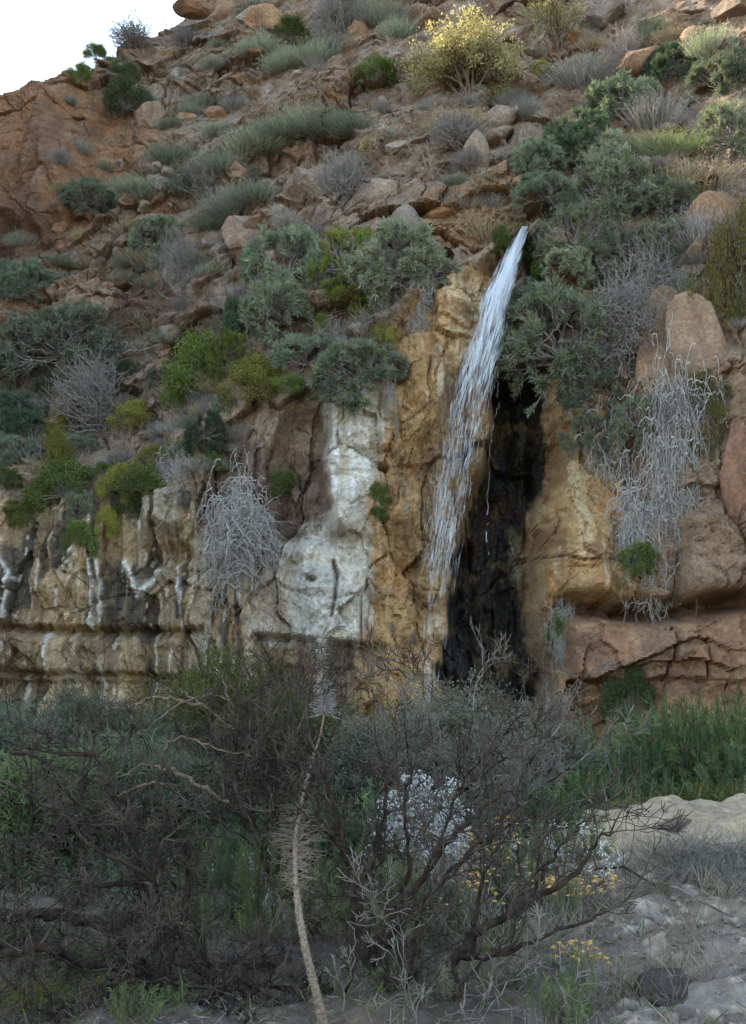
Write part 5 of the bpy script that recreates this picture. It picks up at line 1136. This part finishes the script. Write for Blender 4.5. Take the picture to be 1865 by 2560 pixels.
limb_tree('twiggy_bush', 'dull grey twiggy bush cut by the left edge above the tangled tree', [
 [(60, 2200, 8.6, .02), (80, 2020, 8.6, .015), (60, 1880, 8.6, .010), (20, 1780, 8.6, .007)],
 [(60, 2200, 8.6, .02), (190, 2030, 8.6, .013), (230, 1880, 8.6, .009), (250, 1800, 8.6, .006)],
], 510, .02, 3, L0=.34, dens=9, cat='shrub')
limb_tree('twiggy_bush', 'wispy pale grey stems rising at the bottom middle', [
 [(880, 2620, 5.2, .006), (860, 2500, 5.2, .005), (890, 2380, 5.2, .004), (870, 2300, 5.2, .003)],
 [(1060, 2620, 5.2, .006), (1020, 2480, 5.2, .005), (990, 2360, 5.2, .004), (950, 2280, 5.2, .003)],
 [(1180, 2620, 5.2, .006), (1230, 2500, 5.2, .005), (1330, 2430, 5.2, .004), (1400, 2420, 5.2, .003)],
], 511, .01, 3, bark='gtwig', twm='gtwig', L0=.16, dens=10, cat='shrub')

limb_tree('twiggy_bush', 'dark upright stems crowding the bottom centre', [
 [(980, 2700, 5.7, .018), (1000, 2520, 5.7, .015), (1040, 2400, 5.7, .011), (1060, 2300, 5.7, .007)],
 [(1000, 2700, 5.7, .018), (960, 2520, 5.7, .014), (970, 2400, 5.8, .010), (930, 2280, 5.8, .006)],
 [(1150, 2700, 5.6, .016), (1120, 2560, 5.6, .013), (1170, 2440, 5.6, .010), (1260, 2360, 5.6, .006)],
 [(870, 2700, 5.8, .014), (850, 2540, 5.8, .012), (880, 2420, 5.8, .009), (860, 2320, 5.8, .006)],
], 512, .02, 4, L0=.17, dens=8, cat='shrub')
limb_tree('twiggy_bush', 'dark tangled twigs low at the bottom left corner', [
 [(180, 2700, 5.6, .016), (150, 2560, 5.6, .013), (100, 2450, 5.6, .010), (60, 2380, 5.6, .006)],
 [(200, 2700, 5.6, .016), (260, 2560, 5.6, .013), (280, 2460, 5.6, .010), (340, 2380, 5.6, .006)],
 [(560, 2700, 5.6, .016), (580, 2560, 5.6, .013), (640, 2470, 5.6, .010), (650, 2380, 5.6, .006)],
], 513, .02, 4, L0=.19, dens=15, cat='shrub')
# ------------------------------------------------------------------ dead flower stalk
def spike():
    r = np.random.default_rng(900); g0 = P(815, 2640, 4.9); g = np.array([g0[0], g0[1], float(gz(g0[0], g0[1]))])
    root = tag(empty('flower_stalk', tuple(g)), 'tall dead flower stalk with bristly dry tufts in the foreground', 'dead stalk')
    pth = np.array([(820, 2700, .036), (808, 2560, .031), (790, 2480, .028), (765, 2380, .025), (748, 2290, .023), (738, 2200, .019), (738, 2100, .016), (748, 2030, .013), (775, 1920, .007), (800, 1840, .006), (812, 1780, .009), (808, 1720, .008), (800, 1660, .0075), (803, 1620, .007), (808, 1585, .0055), (822, 1558, .003)])
    dz_ = np.interp(pth[:, 1], [1560, 1780, 1920, 2030, 2200, 2400], [7.3, 7.25, 7.1, 6.5, 5.1, 4.9]); pth[:, 2] *= dz_ / 4.9; pt = np.array([P(a, b, c_) for (a, b, _), c_ in zip(pth, dz_)]) - g
    tt = np.linspace(0, len(pt) - 1, 110); c = np.stack([np.interp(tt, np.arange(len(pt)), pt[:, i]) for i in range(3)], -1); rr = np.interp(tt, np.arange(len(pt)), pth[:, 2])
    c[1:-1] = (c[:-2] + c[1:-1] + c[2:]) / 3
    rr = rr * .66 * (1 + .03 * r.normal(0, 1, len(rr))); v4, q4 = tubes(c[:-1], c[1:], rr[:-1], rr[1:], 10, .1); ob('stem', mesh_np('stem', v4, q4, smooth=True), M['straw'], root)
    n_ = 900; k_ = r.integers(0, 62, n_); a_ = r.uniform(0, 6.283, n_); dd_ = np.stack([np.cos(a_), np.sin(a_), np.full(n_, .5)], -1); B_s = c[k_] + (c[k_ + 1] - c[k_]) * r.random((n_, 1)) + dd_ * [1, 1, 0] * (rr[k_] * .85)[:, None]
    v4, q4 = tubes(B_s, B_s + dd_ * r.uniform(.004, .012, (n_, 1)), r.uniform(.0015, .004, n_), np.full(n_, .0008), 4); ob('leaf_scars', mesh_np('leaf_scars', v4, q4, smooth=True), M['straw'], root)
    vpx = np.interp(tt, np.arange(len(pt)), pth[:, 1])
    def br(name, v0, v1, n, L, droop, rad):
        idx = np.where((vpx > v0) & (vpx < v1))[0]; k = r.choice(idx, n); B = c[k] + r.normal(0, .004, (n, 3)); a = r.uniform(0, 2 * math.pi, n)
        t = (vpx[k] - v0) / (v1 - v0); ll = L(t) * r.uniform(.7, 1.15, n); d = np.stack([np.cos(a), np.sin(a), np.full(n, .25)], -1)
        segs = []; p = B
        for i in range(4):
            d = unit(d + r.normal(0, .22, (n, 3)) + [0, 0, droop]); q = p + d * (ll / 4)[:, None]; segs.append((p, q, rad * (1 - i * .18), rad * (.82 - i * .18))); p = q
        VV, QQ, m = [], [], 0
        for a_, b_, x, y_ in segs:
            v, qq = tubes(a_, b_, np.full(n, x), np.full(n, y_), 3); VV.append(v); QQ.append(qq + m); m += len(v)
        ob(name, mesh_np(name, np.concatenate(VV), np.concatenate(QQ), smooth=True), M['pale' if name != 'dry_tuft' else 'straw'], root)
    br('dry_tuft', 2010, 2220, 300, lambda t: .06 + .11 * np.sin(np.pi * np.clip(t * .85 + .12, 0, 1)), -.10, .0026)
    br('flower_spike', 1700, 1790, 320, lambda t: .05 + .08 * np.clip(t, 0, 1), -.02, .0034)
    br('upper_bristles', 1560, 1700, 150, lambda t: .03 + .055 * t, .0, .0028)
spike()

# ------------------------------------------------------------------ things on the ground to the right
p = ghit(1680, 2480)
boulder(1680, 2480, 72, 40, 'dark brown angular rock lying at the bottom right', (.07, .052, .048), 41, 0, (0, .1, .3), 0, loc=p + [0, 0, .0], dep=.18)
boulder(1535, 2062, 44, 14, 'flat brown stone on top of the sandy mound', (.17, .12, .11), 42, 0, (0, 0, .2), 0, loc=ghit(1690, 2062), dep=.18)
def rod(name, label, pts, r0, r1, mat, cat):
    q = np.array(pts); v4, q4 = tubes(q[:-1], q[1:], np.linspace(r0, r1, len(q))[:-1], np.linspace(r0, r1, len(q))[1:], 7, .3)
    tag(ob(name, mesh_np(name, v4, q4, smooth=True), mat), label, cat)
ga, gb, gc_ = ghit(1655, 2235), ghit(1740, 2270), ghit(1828, 2312)
rod('stick', 'weathered grey stick lying below the sandy mound', [ga + [0, 0, .06], (ga + gb) / 2 + [0, 0, .07], gb + [0, 0, .05], gc_ + [0, 0, .03]], .011, .006, M['gtwig'], 'stick')
ga, gb = ghit(1490, 2215), ghit(1640, 2240)
rod('stick', 'dark thin stick reaching over the slope left of the grey stick', [ga + [0, 0, .1], (ga * .5 + gb * .5) + [0, 0, .14], gb + [0, 0, .05]], .010, .008, M['dark'], 'stick')
rs = random.Random(3)
PM = [boulder_mesh(90 + i, b, sub=2, lichn=0) for i, b in enumerate([(.42, .37, .30), (.34, .28, .22), (.27, .23, .20)])]
for i in range(190):
    u = rs.uniform(1400, 1865); v = rs.choice([rs.uniform(2250, 2330), rs.uniform(2300, 2400), rs.uniform(2330, 2560)]); g = ghit(u, v)
    s = rs.uniform(.008, .026) * (1.4 if v < 2340 else 1)
    o = ob('stone', PM[i % 3], M['boulder']); o.location = tuple(g + [0, 0, s * .2]); o.scale = (s, s * rs.uniform(.7, 1.1), s * rs.uniform(.45, .8)); o.rotation_euler = (rs.uniform(-.3, .3), rs.uniform(-.3, .3), rs.uniform(0, 6)); tag(o, 'small pale stone on the ground below the sandy mound', 'stone', 'pale stones on the ground')
# dry straw and litter
def litter(name, n, xr, yr, L, W, pal, up, seed, k=1, cond=None, lift=0.0):
    r = np.random.default_rng(seed); x = r.uniform(*xr, n); y = r.uniform(*yr, n)
    if cond is not None: m = cond(x, y, r); x, y = x[m], y[m]; n = len(x)
    B = rep(np.stack([x, y, gz(x, y) + lift * r.random(n)], -1), k) + r.normal(0, .03, (n * k, 3)) * [1, 1, 0]
    d = r.normal(0, 1, (n * k, 3)) * [1, 1, .25] + [0, 0, up]; v, q = leaves(B, d, r.uniform(*L, n * k), W, .25, seed); pal = np.array(pal)
    c = rep(pal[r.integers(0, len(pal), n)], k) * (1 + r.uniform(-.3, .3, (n * k, 1)))
    tag(ob(name, mesh_np(name, v, q, col=rep(c, 4)), M['twigleaf']), kind='stuff')
G1 = [(.24, .215, .185), (.30, .25, .185), (.17, .145, .12), (.20, .19, .185)]
litter('dry_litter', 26000, (-4, 5), (3.6, 9.5), (.03, .14), .006, G1, .25, 1, 1, lambda x, y, r: (fbm(x * 1.3, y * 1.3, 0 * x, 3, 600) + r.uniform(-.4, .4, len(x)) > (-.1 + .75 * ((y > 8) & (x > 1.2)))), .02)
litter('dry_grass', 900, (.3, 4.5), (4.2, 8.2), (.10, .32), .004, [(.36, .30, .20), (.28, .24, .18), (.22, .20, .17)], 1.3, 2, 14, lambda x, y, r: fbm(x * 1.0, y * 1.0, 0 * x, 3, 610) + r.uniform(-.3, .3, len(x)) > .15)
litter('flattened_grass', 2600, (2.0, 4.2), (6.7, 8.0), (.15, .40), .004, [(.19, .175, .16), (.25, .235, .21), (.14, .125, .11)], .25, 3, 8, lambda x, y, r: np.abs((y - 7.5) + (x - 2.9) * .25 + .1 * np.sin(x * 3)) < .32, .05)
litter('green_ground_cover', 1500, (-5, 1.6), (4.5, 12), (.05, .18), .010, [(.07, .10, .035), (.10, .13, .05), (.13, .12, .05), (.20, .17, .09)], .8, 4, 5)
litter('cliff_foot_scrub', 7000, (-9, 9), (10.5, 17.5), (.10, .40), .014, [(.07, .09, .035), (.10, .12, .05), (.14, .12, .07), (.16, .15, .12)], .9, 5, 5)
